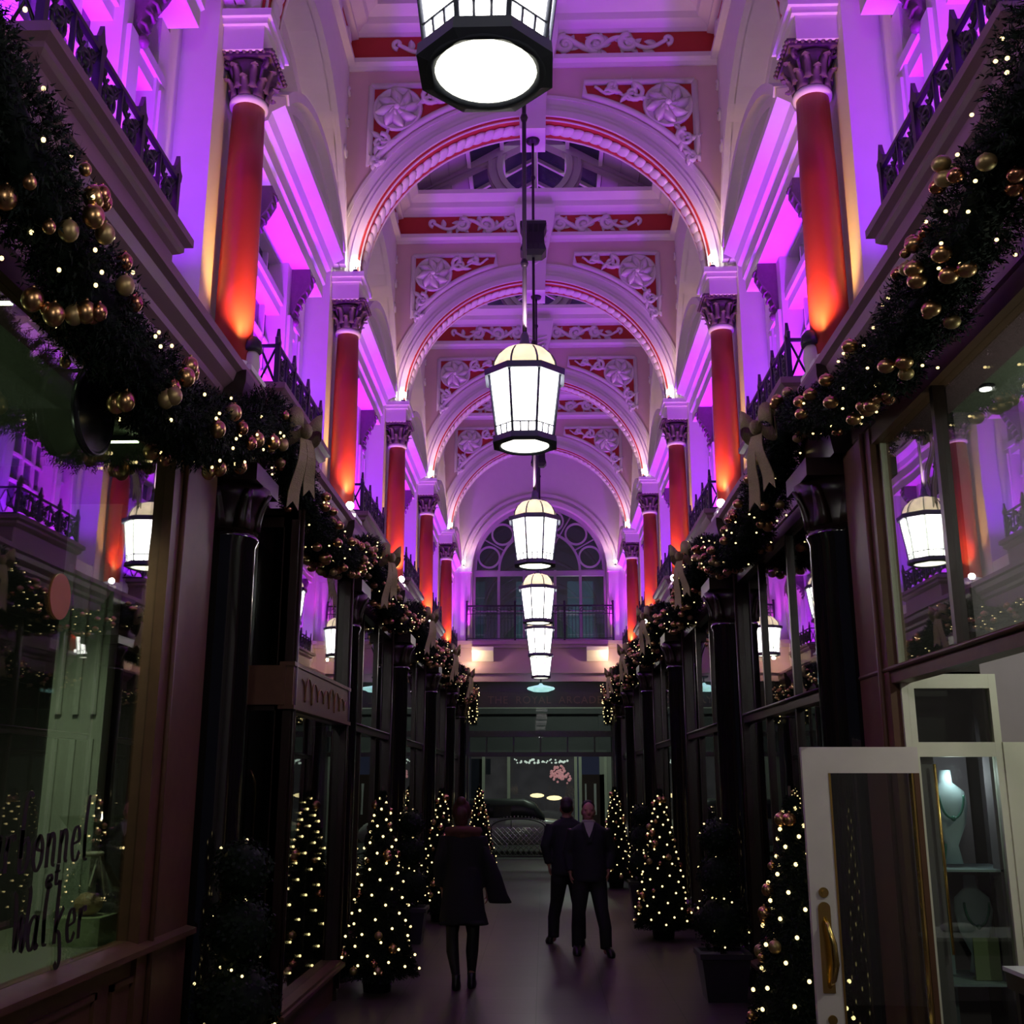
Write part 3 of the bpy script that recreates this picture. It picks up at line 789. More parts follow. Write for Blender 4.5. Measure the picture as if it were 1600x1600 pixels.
# left bay 2: recessed doorway, then window under a low signboard
c = shopfront(-1.17, 1.23, zsill=.34, ztr=2.45, mull=(), wide0=.08, wide1=.08)
put(c, -1, 2, 'left shop front with projecting brown signboard and low wooden sill, second from camera', 1.86)
m = MB(); m.box(-.075, .03, -1.17, 1.25, 2.46, 2.75); m.box(-.09, .03, -1.17, 1.26, 2.43, 2.46); m.box(-.085, .03, -1.17, 1.26, 2.75, 2.78)
m.box(-.02, .34, 1.17, 1.27, 2.46, 2.75); m.build('signboard', BROWN, c)['label'] = 'brown signboard with faded gilt flourish'
m = MB(); m.tube([(-.078, .95-1.9*i/90-.045*sin(i*.55), 2.60+.075*cos(i*.55)*(1+.35*sin(i*.13))) for i in range(91)], [.004+.004*abs(sin(i*.275)) for i in range(91)], 5); m.build('gilt_flourish', GOLDT, c)
m = MB()
for yy in (-1.17, 1.17): m.box(.0, .34, yy, yy+.06, .0, .30); m.box(.0, .05, yy, yy+.06, .3, 3.9); m.box(.27, .34, yy-.01, yy+.07, 0, 3.9); m.box(.0, .3, yy, yy+.06, 2.42, 2.5); m.box(.0, .3, yy, yy+.06, 3.82, 3.92)
m.box(0, .34, -1.17, 1.23, 3.90, 3.97); m.build('window_returns', DBROWN, c)
m = MB(); m.box(.05, .27, 1.196, 1.204, .3, 2.43); m.box(.05, .27, 1.196, 1.204, 2.76, 3.82); m.build('return_pane', GLASS, c)
m = MB(); m.box(-.10, .30, -1.12, 1.20, .28, .34); m.build('window_bed', BROWN, c)
m = MB(); m.box(.30, .34, 1.27, 1.84, 0, 3.98); m.box(.28, .30, 1.34, 1.78, .2, 2.3); m.build('side_door', DBROWN, c)
tb = MB(); tb.tube([(.29, 1.42, .9), (.24, 1.42, 1.0), (.24, 1.42, 1.9), (.29, 1.42, 2.0)], .014, 6); tb.build('brass_pull', BRASS, c)['label'] = 'long brass pull bar'
# plain shop fronts further on
base = shopfront(-1.72, 1.72, zsill=.30, ztr=2.50, mull=(-.55, .62))
put(base, 1, 2, 'right shop front with dark glazing bars, second from the camera')
index_children()
for k, s in ((3, -1), (3, 1), (4, -1), (4, 1), (5, -1), (5, 1), (6, -1), (6, 1)):
    o = clone(base); o.scale = (1, .8 if k == 6 else 1, 1); put(o, s, k, 'dark %s shop front, %s' % (SIDE[s], ['', '', '', 'third from the camera', 'fourth from the camera', 'fifth from the camera', 'last before the street'][k]))
# shells of the shops behind the glass
for s in (-1, 1):
    x0, x1 = sorted((s*2.53, s*3.0))
    for n in range(1, 7):
        m = MB(); m.box(x0, x1, YC(n)-.05+(.15 if n == 1 else 0), YC(n)+.05+(.15 if n == 1 else 0), 0, 3.98)
        tag(m.build('wall_partition_%s' % SIDE[s], DARKIN), kind='structure')
    m = MB(); x0, x1 = sorted((s*2.19, s*3.0)); m.box(x0, x1, YC(1)+.3, YC(6)+.3, 3.99, 4.08); tag(m.build('ceiling_shops_%s' % SIDE[s], DARKIN), kind='structure')
    m = MB(); x0, x1 = sorted((s*3.0, s*3.1)); m.box(x0, x1, YC(1)+.3, YC(6)+.3, 0, 4.0)
    tag(m.build('wall_behind_shops_%s' % SIDE[s], DARKIN), kind='structure')
# roller blinds and pale panels seen inside some windows
def simple(name, label, cat, mb, m, loc=(0, 0, 0), rz=0, group=None):
    return tag(mb.build(name, m, None, loc, rz), label, cat, group)
for s, y, z0, z1, w, lab in ((1, 9.0, 1.3, 2.2, .5, 'pale standing board inside the second right shop window'), (1, 13.4, 1.2, 2.3, .5, 'pale panel inside the third right shop window'),
                        (-1, 13.5, 1.2, 2.3, .5, 'pale panel inside the third left shop window'), (1, 17.6, 1.3, 2.2, .4, 'small pale standing board inside the fourth right shop window'), (-1, 18.2, 1.3, 2.2, .4, 'small pale standing board inside the fourth left shop window')):
    m = MB(); m.box(-.015, .015, -w/2, w/2, 0, z1); m.box(-.12, .12, -w/2-.02, w/2+.02, 0, .018); simple('notice_board', lab, 'notice board', m, SHOPW, (s*2.6, y, 0))

# near right shop interior
m = MB(); m.box(4.3, 4.4, 2.0, 6.5, 0, 4.2); m.box(2.2, 4.4, 1.9, 2.0, 0, 4.2); m.box(2.60, 4.4, 6.35, 6.45, 0, 4.2, 1); m.box(2.20, 2.60, 6.35, 6.45, 2.52, 4.2, 2); m.box(2.56, 4.4, 6.9, 7.0, 0, 4.2, 2); m.box(2.75,2.8,6.4,6.95,0,2.5,1)
tag(m.build('wall_jewellers_shop', [SHOPL, SHOPL, DARKIN]), kind='structure')
m = MB(); m.box(2.20, 4.4, 1.9, 7.0, 4.1, 4.2); tag(m.build('ceiling_jewellers_shop', SHOPW), kind='structure')
m = MB(); m.lathe([(.05, 0), (.055, .02)], 16); m.lathe([(.032, -.004), (.032, .0)], 12, m=1)
dl = tag(m.build('downlight', [BLACK, BULBW]), 'x', 'downlight')
for i, (x, y) in enumerate(((2.42, 6.1), (2.62, 5.9), (2.95, 6.0), (2.75, 5.5), (3.2, 5.0), (2.45, 5.2))):
    o = dl if i == 0 else clone(dl); o.location = (x, y, 4.082)
    o['label'] = 'tiny downlight in the jeweller shop ceiling, %s' % ['nearest the brown jamb', 'second from the brown jamb', 'deep by the far wall', 'left of the window bar', 'right of the window bar', 'close to the glass'][i]; o['group'] = 'downlights in the right shop ceiling'
# entrance side display case: cream frame facing the camera
dc = empty('display_case', 'cream framed glass display case beside the open white door', 'display case', (2.15, 6.30, 0))
m = MB()
for z0, z1 in ((2.42, 2.50), (2.04, 2.12), (.12, .2)): m.box(.03, .462, -.029, .029, z0, z1)
m.box(.0, .035, -.035, .035, 0, 2.5); m.box(.46, .50, -.03, .03, 0, 2.5); m.box(.50, .70, -.04, .02, 0, 2.12)
m.build('frame', CREAMF, dc)
m = MB(); m.box(.035, .46, -.004, .004, .2, 2.04); m.box(.035, .46, -.004, .004, 2.12, 2.42); m.build('pane', GLASS, dc)
m = MB(); m.tube([(.13, -.01, 1.0), (.12, -.01, 2.0)], .008, 6); m.build('gilt_rod', BRASS, dc)['label'] = 'thin gilt rod'
m = MB(); m.box(.03, .50, .53, .56, 0, 2.06); m.box(.03, .13, .03, .53, .12, 2.04); m.build('lining', SHOPL, dc)
m = MB(); m.box(.03, .46, .30, .34, 2.10, 2.5); m.box(.03, .46, .05, .34, 2.06, 2.10); m.build('dark_upper_lining', DARKIN, dc)
m = MB(); m.box(.16, .27, .38, .44, .12, 1.40); m.build('pale_display_board', NECK, dc)
def necklace_bust(x, y, z, lab, k=1.0):
    r_ = empty('necklace_bust', lab, 'display bust', (x, y, z), group='pale jewellery busts in the display case')
    m = MB(); m.loft([[(rx*cos(a), ry*sin(a)*.6+oy, zz) for a in [2*pi*i/16 for i in range(16)]] for rx, ry, oy, zz in ((.055*k, .05, 0, 0), (.035*k, .03, 0, .10), (.09*k, .05, 0, .22), (.11*k, .06, 0, .33), (.10*k, .06, .01, .40), (.04*k, .04, .02, .45), (.035*k, .035, .02, .52))])
    m.build('bust', NECK, r_)
    m = MB(); m.tube([(.07*k*cos(pi+pi*i/16), -.055, .38+.13*sin(pi+pi*i/16)) for i in range(17)], .007, 6); m.ball((0, -.06, .25), .016, 8); m.build('necklace', BRASS if False else mat('green_stone', (.05, .22, .16), .1), r_)
necklace_bust(2.42, 6.55, 1.45, 'tall pale jewellery bust on the top shelf of the case'); necklace_bust(2.53, 6.62, .86, 'pale bust behind the price card')
necklace_bust(2.33, 6.60, 1.18, 'narrow pale bust near the gilt rod', .7)
for z, lab in ((1.42, 'upper glass shelf in the display case'), (.83, 'lower glass shelf in the display case')):
    m = MB(); m.box(.0, .44, 0, .48, 0, .012); simple('glass_shelf', lab, 'shelf', m, NECK, (2.285, 6.35, z), group='shelves of the display case')
m = MB(); m.box(-.07, .07, -.004, .004, 0, .22); m.box(-.07, .07, 0, .05, 0, .006); simple('price_card', 'green and cream card standing in the display case', 'card', m, mat('green_card', (.35, .42, .22), .7), (2.52, 6.46, .845))
m = MB(); m.box(-.35, .35, -.25, .25, -.045, 0, 1); m.box(-.36, .36, -.26, .26, 0, .02, 0); m.box(-.33, -.28, -.22, -.17, -.9, -.045, 1); m.box(.28, .33, -.22, -.17, -.9, -.045, 1); m.box(-.33, -.28, .17, .22, -.9, -.045, 1); m.box(.28, .33, .17, .22, -.9, -.045, 1)
COUNTER = empty('display_table', 'dark table with white top at the right edge of the picture', 'table', (2.80, 5.55, 0))
m = MB(); m.box(-.46, .36, -.25, .25, 1.0, 1.02); m.build('table_top', mat('white_table_top', (.85, .88, .86), .3), COUNTER)
m = MB(); m.box(-.45, .35, -.24, .24, .92, 1.0); m.build('table_frame', DBROWN, COUNTER)
for x in (-.42, .30):
    for y in (-.2, .2):
        m = MB(); m.box(x, x+.04, y-.02, y+.02, 0, .92); m.build('leg', DBROWN, COUNTER)
m = MB(); m.lathe([(.06, 0), (.075, .01), (.075, .03), (.05, .045), (.0, .05)], 18, sx=1.4); simple('jewellery_tray', 'small white dish on the white table top', 'dish', m, mat('white_dish', (.85, .87, .83), .3), (2.60, 5.5, 1.02))
# open white door
dr = empty('open_door', 'open white door with brass pull handle, standing out into the aisle', 'door', (2.135, 6.17, 0), R(0))
m = MB(); m.box(-.635, -.495, -.02, .02, .02, 2.09); m.box(-.495, 0, -.02, .02, 1.95, 2.09); m.box(-.495, -.02, -.02, .02, .02, .24); m.build('door_frame', DOORP, dr)
m = MB(); m.box(-.03, 0, -.02, .02, .24, 1.95); m.build('hinge_stile', BROWN, dr)['label'] = 'narrow brown hinge stile'
m = MB(); m.box(-.495, -.484, -.024, .024, .24, 1.95); m.box(-.045, -.035, -.024, .024, .24, 1.95); m.build('brass_beading', BRASS, dr)
m = MB(); m.box(-.484, -.03, -.004, .004, .24, 1.95); m.build('door_pane', GLASS, dr)
def ydisc(mb, cx, cz, y0, y1, r, n=18, m=0): mb.loft([[(cx+r*cos(2*pi*i/n), y, cz+r*sin(2*pi*i/n)) for i in range(n)] for y in (y0, y1)], m)
m = MB(); ydisc(m, -.565, 1.33, -.032, -.02, .026); ydisc(m, -.565, 1.33, -.040, -.03, .012); m.build('keyhole_rose', BRASS, dr)
m = MB(); m.box(-.60, -.535, -.028, -.02, .83, 1.25); ydisc(m, -.567, 1.25, -.030, -.019, .032); m.build('handle_plate', BRASS, dr)
m = MB(); m.tube([(-.567, -.025, 1.20), (-.562, -.075, 1.16), (-.545, -.09, 1.08), (-.540, -.09, .98), (-.552, -.075, .90), (-.565, -.028, .86)], [.010, .012, .017, .019, .013, .010], 10); m.build('pull_handle', BRASS, dr)
m = MB(); ydisc(m, -.56, .70, -.03, -.02, .024); m.build('lower_lock', BRASS, dr)

# near left shop interior
m = MB(); m.box(-4.6, -4.5, 2.0, 7.1, 0, 4.1); m.box(-4.6, -2.56, 7.0, 7.1, 0, 4.1); m.box(-4.6, -2.2, 1.9, 2.0, 0, 4.1); tag(m.build('wall_chocolate_shop', DARKIN), kind='structure')
m = MB(); m.box(-4.6, -2.2, 1.9, 7.1, 4.0, 4.1); tag(m.build('ceiling_chocolate_shop', SHOPW), kind='structure')
m = MB(); m.box(-3.1, -2.19, 3.2, 6.95, 1.02, 1.06); m.box(-3.1, -3.05, 3.2, 6.95, 0, 1.02)
simple('window_display_shelf', 'broad shelf inside the left shop window', 'shelf', m, mat('window_bed', (.16, .18, .12), .6))
pp = empty('panelled_post', 'pale panelled post standing inside the left shop window', 'post', (-2.82, 6.80, 1.06))
m = MB(); m.box(-.17, .17, -.06, .06, 0, 2.6); m.build('post_core', mat('grey_green_paint', (.36, .40, .32), .5), pp)
m = MB()
for z0, z1 in ((.1, 1.1), (1.25, 2.2)):
    for x in (-.13, -.02, .09): m.box(x, x+.035, -.08, -.06, z0, z1)
m.build('mouldings', mat('grey_green_moulding', (.44, .48, .40), .5), pp)
m = MB(); m.box(-.1, .1, -.02, .02, 0, .03, 0); m.box(-.09, .09, -.015, .015, -.006, 0, 1)
for i, (x, y) in enumerate(((-2.52, 6.35), (-2.35, 4.35))):
    simple('ceiling_striplight', ['greenish ceiling light seen beside the round sign', 'greenish ceiling light at the left picture edge'][i], 'light', m if i == 0 else (lambda q: (q.box(-.1, .1, -.02, .02, 0, .03, 0), q.box(-.09, .09, -.015, .015, -.006, 0, 1), q)[2])(MB()), [BLACK, emis('greenish_tube', (.75, 1, .5), 14)], (x, y, 3.96), group='ceiling lights of the left shop')
# round hanging sign, orange sticker
m = MB(); m.loft([[(x, r*cos(2*pi*i/36), r*sin(2*pi*i/36)) for i in range(36)] for x, r in ((-.02, .20), (-.02, .212), (.012, .212), (.014, .198), (.008, .190))]); 
rs = simple('round_sign', 'dark round sign hanging in front of the left shop window', 'sign', m, mat('dark_sign_enamel', (.03, .028, .035), .25), (-2.03, 4.78, 3.60))
m = MB(); m.box(-.12, .0, -.008, .008, .2, .215); m.build('bracket_arm', BLACK, rs)
m = MB(); m.loft([[(x, .105*cos(2*pi*i/30), .105*sin(2*pi*i/30)) for i in range(30)] for x in (-.002, .002)], smooth=False)
simple('round_sticker', 'plain orange round sticker on the left shop window', 'sticker', m, mat('orange_sticker', (.55, .16, .07), .6), (-2.112, 4.80, 2.72))
# painted script on the left window: Charbonnel / et / Walker, drawn letter by letter
GL = {'a': [[(.75, .85), (.45, 1), (.12, .75), (.08, .3), (.35, 0), (.62, .2), (.75, .85)], [(.78, 1), (.74, .3), (.82, 0), (.98, .12)]],
      'b': [[(.20, .4), (.16, 1.1), (.22, 1.9), (.50, 2.25), (.72, 2.12)], [(.16, 1.2), (.14, .2), (.4, 0), (.72, .2), (.80, .6), (.62, .95), (.3, .85)]],
      'C': [[(.95, 1.75), (.7, 2.0), (.3, 1.7), (.1, .9), (.3, .1), (.7, 0), (1.0, .35)]],
      'h': [[(.15, 2.1), (.12, 0)], [(.14, .7), (.45, 1.0), (.7, .75), (.72, .15), (.92, .0)]],
      'r': [[(.15, 1.0), (.18, 0)], [(.18, .6), (.4, .95), (.65, 1.0), (.72, .85)]],
      'o': [[(.5, 1.0), (.15, .75), (.12, .28), (.45, 0), (.8, .28), (.8, .75), (.5, 1.0), (.35, .65), (.85, .55)]],
      'n': [[(.12, 1.0), (.15, 0)], [(.15, .6), (.42, .98), (.68, .8), (.7, .15), (.9, .02)]],
      'e': [[(.15, .5), (.78, .62), (.62, 1.0), (.3, .95), (.12, .5), (.3, .05), (.65, 0), (.9, .25)]],
      'l': [[(.3, .1), (.2, 1.0), (.35, 1.9), (.5, 2.0)], [(.2, .8), (.3, .1), (.6, 0)]],
      'W': [[(-.25, 1.9), (.0, 1.6), (.2, .2), (.5, 1.2), (.8, .1), (1.1, 1.6), (1.0, 2.0)]],
      'k': [[(.2, 2.0), (.15, 0)], [(.8, 1.1), (.2, .5), (.55, .25), (.8, -.5), (.6, -.8), (.35, -.6)]],
      't': [[(.4, 1.7), (.3, .3), (.5, 0), (.8, .2)], [(.0, 1.05), (.8, 1.1)]]}
def smooth_pts(p, k=6):
    out = []
    for i in range(len(p)-1):
        p0 = p[max(0, i-1)]; p1 = p[i]; p2 = p[i+1]; p3 = p[min(len(p)-1, i+2)]
        for j in range(k):
            t = j/k
            out.append(tuple(.5*((2*p1[c])+(-p0[c]+p2[c])*t+(2*p0[c]-5*p1[c]+4*p2[c]-p3[c])*t*t+(-p0[c]+3*p1[c]-3*p2[c]+p3[c])*t**3) for c in (0, 1)))
    out.append(p[-1]); return out
def script(mb, txt, y, z, w, h, x):
    for i, ch in enumerate(txt):
        for st in GL[ch]:
            pts = smooth_pts(st)
            P3 = [Vector((0, y+(i+p[0]*.86)*w, z+p[1]*h+.01*sin(i))) for p in pts]
            rings = []
            for j, p in enumerate(P3):
                t = (P3[min(j+1, len(P3)-1)]-P3[max(j-1, 0)]).normalized(); nn = Vector((0, -t.z, t.y))
                wd = .005+.012*abs(t.z)**1.5
                rings.append([p+nn*wd+Vector((x, 0, 0)), p-nn*wd+Vector((x, 0, 0)), p-nn*wd+Vector((x+.002, 0, 0)), p+nn*wd+Vector((x+.002, 0, 0))])
            mb.loft(rings, smooth=False)
INK = mat('dark_brown_window_paint', (.02, .010, .012), .6)
lt = MB(); script(lt, 'Charbonnel', 0, .24, .128, .145, 0); script(lt, 'et', .80, .150, .08, .05, 0); script(lt, 'Walker', .54, -.10, .128, .135, 0)
simple('window_lettering', 'dark script lettering Charbonnel et Walker painted on the left window', 'lettering', lt, INK, (-2.110, 4.14, 1.30))
# cellophane wrapped gift
gf = empty('wrapped_gift', 'cellophane wrapped gift with pale box and ribbon in the left window', 'gift', (-2.40, 6.15, 1.06))
m = MB(); m.box(-.12, .12, -.13, .13, 0, .14); m.build('box', mat('pale_green_card', (.50, .56, .34), .6), gf)
m = MB(); m.loft([[(rx*cos(2*pi*i/14)*(1+.12*(i % 2)), rx*sin(2*pi*i/14)*(1+.12*(i % 2)), z) for i in range(14)] for rx, z in ((.15, 0), (.19, .12), (.17, .25), (.08, .40), (.035, .46), (.07, .52), (.16, .62), (.19, .66))], caps=False, smooth=False); m.build('cellophane', CELLO, gf)
m = MB(); m.tube([(.05*cos(t), .05*sin(t), .46) for t in [2*pi*i/10 for i in range(11)]], .012, 6); m.prism([(-.02, .44), (-.10, .30), (-.07, .29), (.0, .42)], 'x', .03, .04); m.prism([(.02, .44), (.13, .22), (.16, .25), (.05, .46)], 'x', .03, .04); m.build('ribbon', mat('cream_ribbon', (.7, .68, .5), .5), gf)
m = MB(); m.ball((0, 0, .20), .08, 10, sz=.8); m.build('round_chocolate_tin', mat('peach_tin', (.65, .42, .25), .4), gf)
m = MB(); m.ball((0, 0, .0), .04, 10, sz=1.2); m.ball((0,0,.05),.025,8); simple('small_ornament', 'small cream ornament at the left edge of the window shelf', 'ornament', m, mat('cream_ornament', (.7, .66, .48), .4), (-2.35, 4.72, 1.12))

# ------------------------------------------------------------------ end wall with the great window
def endwall():
    mb = MB(); y0, y1 = -.15, .25
    # plate with arch opening
    n = 40; hw = 2.6; zs = 7.46; zt = 10.9; r = 1.80
    mb.archplate(hw, zs, r, zt, y0, y1, 40, 0, 'y', zb=5.5)
    mb.box(-2.6, 2.6, y0, y1, 4.45, 5.5, 1)
    mb.archring(1.80, 1.92, -.22, -.15, zs, n=40); mb.archring(2.0, 2.08, -.20, -.15, zs, n=40)
    for s in (-1, 1):
        x0, x1 = sorted((s*1.84, s*2.1)); mb.box(x0, x1, -.26, -.14, 5.5, 7.36); mb.box(x0-.03, x1+.03, -.30, -.14, 7.36, 7.5)
    for z0, z1, d in ((5.42, 5.52, .34), (5.34, 5.42, .26), (4.92, 4.98, .24), (4.80, 4.92, .30), (4.66, 4.8, .36), (4.45, 4.66, .30)): mb.box(-2.4, 2.4, -d, -.1, z0, z1, 1)
    return mb
struct('wall_end', endwall(), [WHITE, mat('end_cornice_paint', (.42, .30, .30), .5, vary=.05)], loc=(0, YC(6), 0))
m = MB(); m.box(-2.6, 2.6, -.12, .2, 4.2, 4.45); m.box(-2.2, 2.2, -.08, .1, 3.05, 3.14); m.box(-2.2, 2.2, -.1, .12, 2.55, 2.66)
for x in (-1.4, -.7, 0, .7, 1.4): m.box(x-.02, x+.02, -.04, .04, 2.66, 3.05)
for s in (-1, 1):
    x0, x1 = sorted((s*1.85, s*2.3)); m.box(x0, x1, -.2, .2, 0, 4.2)
for i in range(24): m.box(-1.8+i*.152, -1.74+i*.152, -.12, -.07, 3.15, 3.19)
m.box(-2.2, 2.2, -.06, .06, 3.14, 3.2)
struct('trim_3', m, mat('dark_green_grey_paint', (.05, .055, .05), .5), loc=(0, YC(6), 0))
m = MB(); m.box(-1.85, 1.85, -.01, .01, 2.66, 3.05); m.box(-1.85, 1.85, -.01, .01, 3.2, 3.78); o = tag(m.build('window_16', GLASSE, None, (0, YC(6), 0)), kind='structure')
sb = empty('arcade_signboard', 'dark signboard lettered THE ROYAL ARCADE over the street exit', 'sign', (0, YC(6)-.12, 3.8))
m = MB(); m.box(-1.85, 1.85, -.02, .04, 0, .40); m.build('board', mat('dark_board', (.018, .016, .016), .4), sb)
text_mesh('THE  ROYAL  ARCADE', .27, .006, mat('dull_gilt', (.10, .06, .04), .4), 'lettering', 0, sb, (.12, -.03, .10), (pi/2, 0, 0), 1.12)
gw = bpy.data.objects.new('window_15', None); COL.objects.link(gw); gw.location = (0, YC(6)+.05, 0); gw['kind'] = 'structure'
m = MB(); zs = 7.46
m.archring(1.70, 1.80, -.05, .05, zs, n=40); m.archring(1.06, 1.12, -.04, .04, zs, n=30)
m.box(-1.8, 1.8, -.05, .05, zs-.16, zs-.02); m.box(-1.8, 1.8, -.05, .05, 5.5, 5.6)
for x in (-1.76, -1.1, -.42, .42, 1.1, 1.76): m.box(x-.035, x+.035, -.045, .045, 5.5, zs)
for z in (6.35,): m.box(-1.8, 1.8, -.02, .02, z-.02, z+.02)
for i in range(6):
    a = R(15+30*i); m.archring(.26, .31, -.03, .03, zs+1.41*sin(a), 0, 2*pi, 24, xc=1.41*cos(a))
for i in range(7):
    a = R(30*i); m.tube([(1.1*cos(a), 0, zs+1.1*sin(a)), (1.72*cos(a), 0, zs+1.72*sin(a))], .022, 4)
for a in (60, 120): m.tube([(0, 0, zs), (1.08*cos(R(a)), 0, zs+1.08*sin(R(a)))], .02, 4)
m.build('window_frame', mat('grey_lilac_window_paint', (.45, .42, .46), .5), gw)
m = MB(); m.prism([(1.75*cos(pi*i/30), zs+1.75*sin(pi*i/30)) for i in range(31)], 'y', .045, .055); m.box(-1.75, 1.75, .045, .055, 5.55, zs); m.build('pane', GLASSN, gw)
eb = empty('end_balcony', 'wide dark balcony railing below the great end window', 'balcony', (0, YC(6)-.3, 5.52))
m = MB(); W_ = 1.93
m.box(-W_, W_, -.015, .015, .90, .94); m.box(-W_, W_, -.01, .01, .05, .07); m.box(-W_, W_, -.01, .01, .70, .72)
m.build('rails', BLACK, eb)
for x in (-W_, -.65, .65, W_):
    m = MB(); m.box(x-.025, x+.025, -.025, .025, 0, 1.0); m.ball((x, 0, 1.03), .035, 8); m.build('post', BLACK, eb)
m = MB(); i = 0
while -W_+.09*i < W_: m.box(-W_+.09*i-.006, -W_+.09*i+.006, -.006, .006, .05, .9); i += 1
for i in range(12): m.tube([(a, 0, b) for a, b in spiral(-1.75+.318*i, .81, .07, 1.1, 0, 1, 10)], .009, 4)
m.build('balusters', BLACK, eb)
for s in (-1, 1):
    m = MB(); side = [(-.14, 5.34), (-.50, 5.34), (-.50, 5.24), (-.42, 5.16), (-.34, 5.08), (-.26, 4.98), (-.14, 4.98)]
    m.prism(side, 'x', s*1.50-.28, s*1.50+.28)
    o = simple('corbel', 'white corbel glowing warm under the end balcony, %s side' % SIDE[s], 'corbel', m, WHITE, (0, YC(6), 0), group='corbels under the end balcony')
# lit dish shaped lamp under the last lantern
m = MB(); m.lathe([(.03, .16), (.06, .12), (.33, .06), (.36, .03), (.34, .0), (.2, -.05), (.03, -.06)], 24)
lp_ = empty('dish_lamp', 'turquoise lit dish lamp hanging below the smallest lantern', 'lamp', (.02, YC(6)-.55, 4.22))
m.build('dish', emis('turquoise_dish', (.45, .85, .82), .9, vary=.5, scale=12), lp_)
m = MB(); m.tube([(0, 0, .12), (0, 0, .30)], .02, 6); m.box(-.1, .1, -.05, .45, .30, .34); m.build('hanger', BLACK, lp_)

# ------------------------------------------------------------------ the street beyond
ys = 37.5
m = MB(); m.box(-9, 9, 0, .4, 3.3, 14); m.box(-9, -2.6, 0, .4, 0, 3.3); m.box(2.3, 9, 0, .4, 0, 3.3)
m.box(1.95, 2.35, -.12, 0, 0, 4.2); m.box(-2.95, -2.55, -.12, 0, 0, 4.2); m.box(-9, 9, -.25, 0, 4.2, 4.5); m.box(-2.6, 2.3, -.06, 0, 3.0, 3.3)
bs = empty('street_building', 'pale grey building across the street beyond the arcade exit', 'building', (0, ys, -.04))
m.build('facade', mat('portland_stone', (.30, .31, .27), .7), bs)
for i, (x, z) in enumerate(((-2.4, 6.4), (-.4, 6.4), (1.4, 6.4), (3.2, 6.4))):
    m = MB(); m.box(x-.45, x+.45, -.03, .0, z, z+2.4); f_ = m.build('window', emis('dim_office_window', (.18, .36, .34), .30 if i in (1, 2) else .10, vary=.5), bs)
    m = MB(); m.box(x-.5, x+.5, -.05, -.02, z+1.18, z+1.24); m.box(x-.02, x+.02, -.05, -.02, z, z+2.4)
    for q in (.5, 1.8): m.box(x-.45, x+.45, -.04, -.02, z+q, z+q+.03)
    m.build('sash_bars', WHITE, f_)
sf = empty('street_shop', 'grey green shop window with pink flowers across the street', 'shop front', (0, ys-.1, -.04))
m = MB()
for x in (-2.5, -1.95, -1.1, 1.15, 1.3, 2.15): m.box(x-.05, x+.05, -.05, .05, 0, 3.0)
m.box(-2.5, 2.2, -.06, .06, 2.85, 3.0); m.box(-2.5, 1.15, -.06, .06, 0, .5); m.build('frame', mat('sage_paint', (.42, .44, .36), .5), sf)
m = MB(); m.box(-2.4, 1.1, .2, .24, .5, 2.9); m.build('backdrop', emis('glowing_shop_backdrop', (.17, .17, .12), .42, vary=.5, scale=2), sf)  # backdrop glows by itself, in place of a lit shop interior
for xa, xb in ((-2.38, -2.0), (-1.88, -1.72), (-1.88, -1.2)):
    m = MB(); m.box(xa, xb, .10, .12, .9 if xb-xa > .3 else 2.2, 2.72 if xb < -1.5 else 1.0); m.build('pale_blind', mat('sage_blind', (.42, .44, .34), .7), sf)
m = MB(); m.box(-2.45, 1.15, 0, .01, .5, 2.86); m.build('pane', GLASSN, sf)
m = MB(); m.box(1.35, 2.1, -.02, .03, 0, 2.2); m.build('door', DBROWN, sf)
m = MB(); m.box(1.75, 1.83, -.03, -.02, .9, 1.9); m.box(1.45, 1.5, -.03, -.02, 1.3, 1.9); m.build('door_glint', mat('glint_grey', (.4, .4, .4), .4), sf)  # pale strips painted on the door as glints of light
m = MB()
for i in range(34):
    t = i/33; m.ball((-.9+1.75*t+.05*sin(i*2.3), -.04, 2.70-.12*abs(sin(i*1.7))), .028+.014*sin(i*3)**2, 6)
m.build('light_script', emis('white_window_script', (.85, 1, .9), .40), sf)['label'] = 'string of white lights along the window head'
m = MB(); random.seed(3)
for i in range(60):
    a = random.uniform(0, 2*pi); r = random.uniform(0, .36)
    m.ball((.62+r*cos(a)*1.1, -.08, 2.2+r*sin(a)*.8-.25*(r*cos(a))), random.uniform(.03, .06), 6)
m.build('pink_flowers', emis('pink_flowers', (.75, .35, .38), .28, vary=.7, scale=9), sf)  # petals given a faint glow of their own, though no lamp
for x, z, w in ((-.15, 1.52, .24), (.42, 1.44, .26)):
    m = MB(); m.ball((x, -.12, z), w, 10, sz=.3, sy=.3); m.build('warm_shade_lamp', emis('warm_lamp', (1, .82, .42), 1.3), sf)
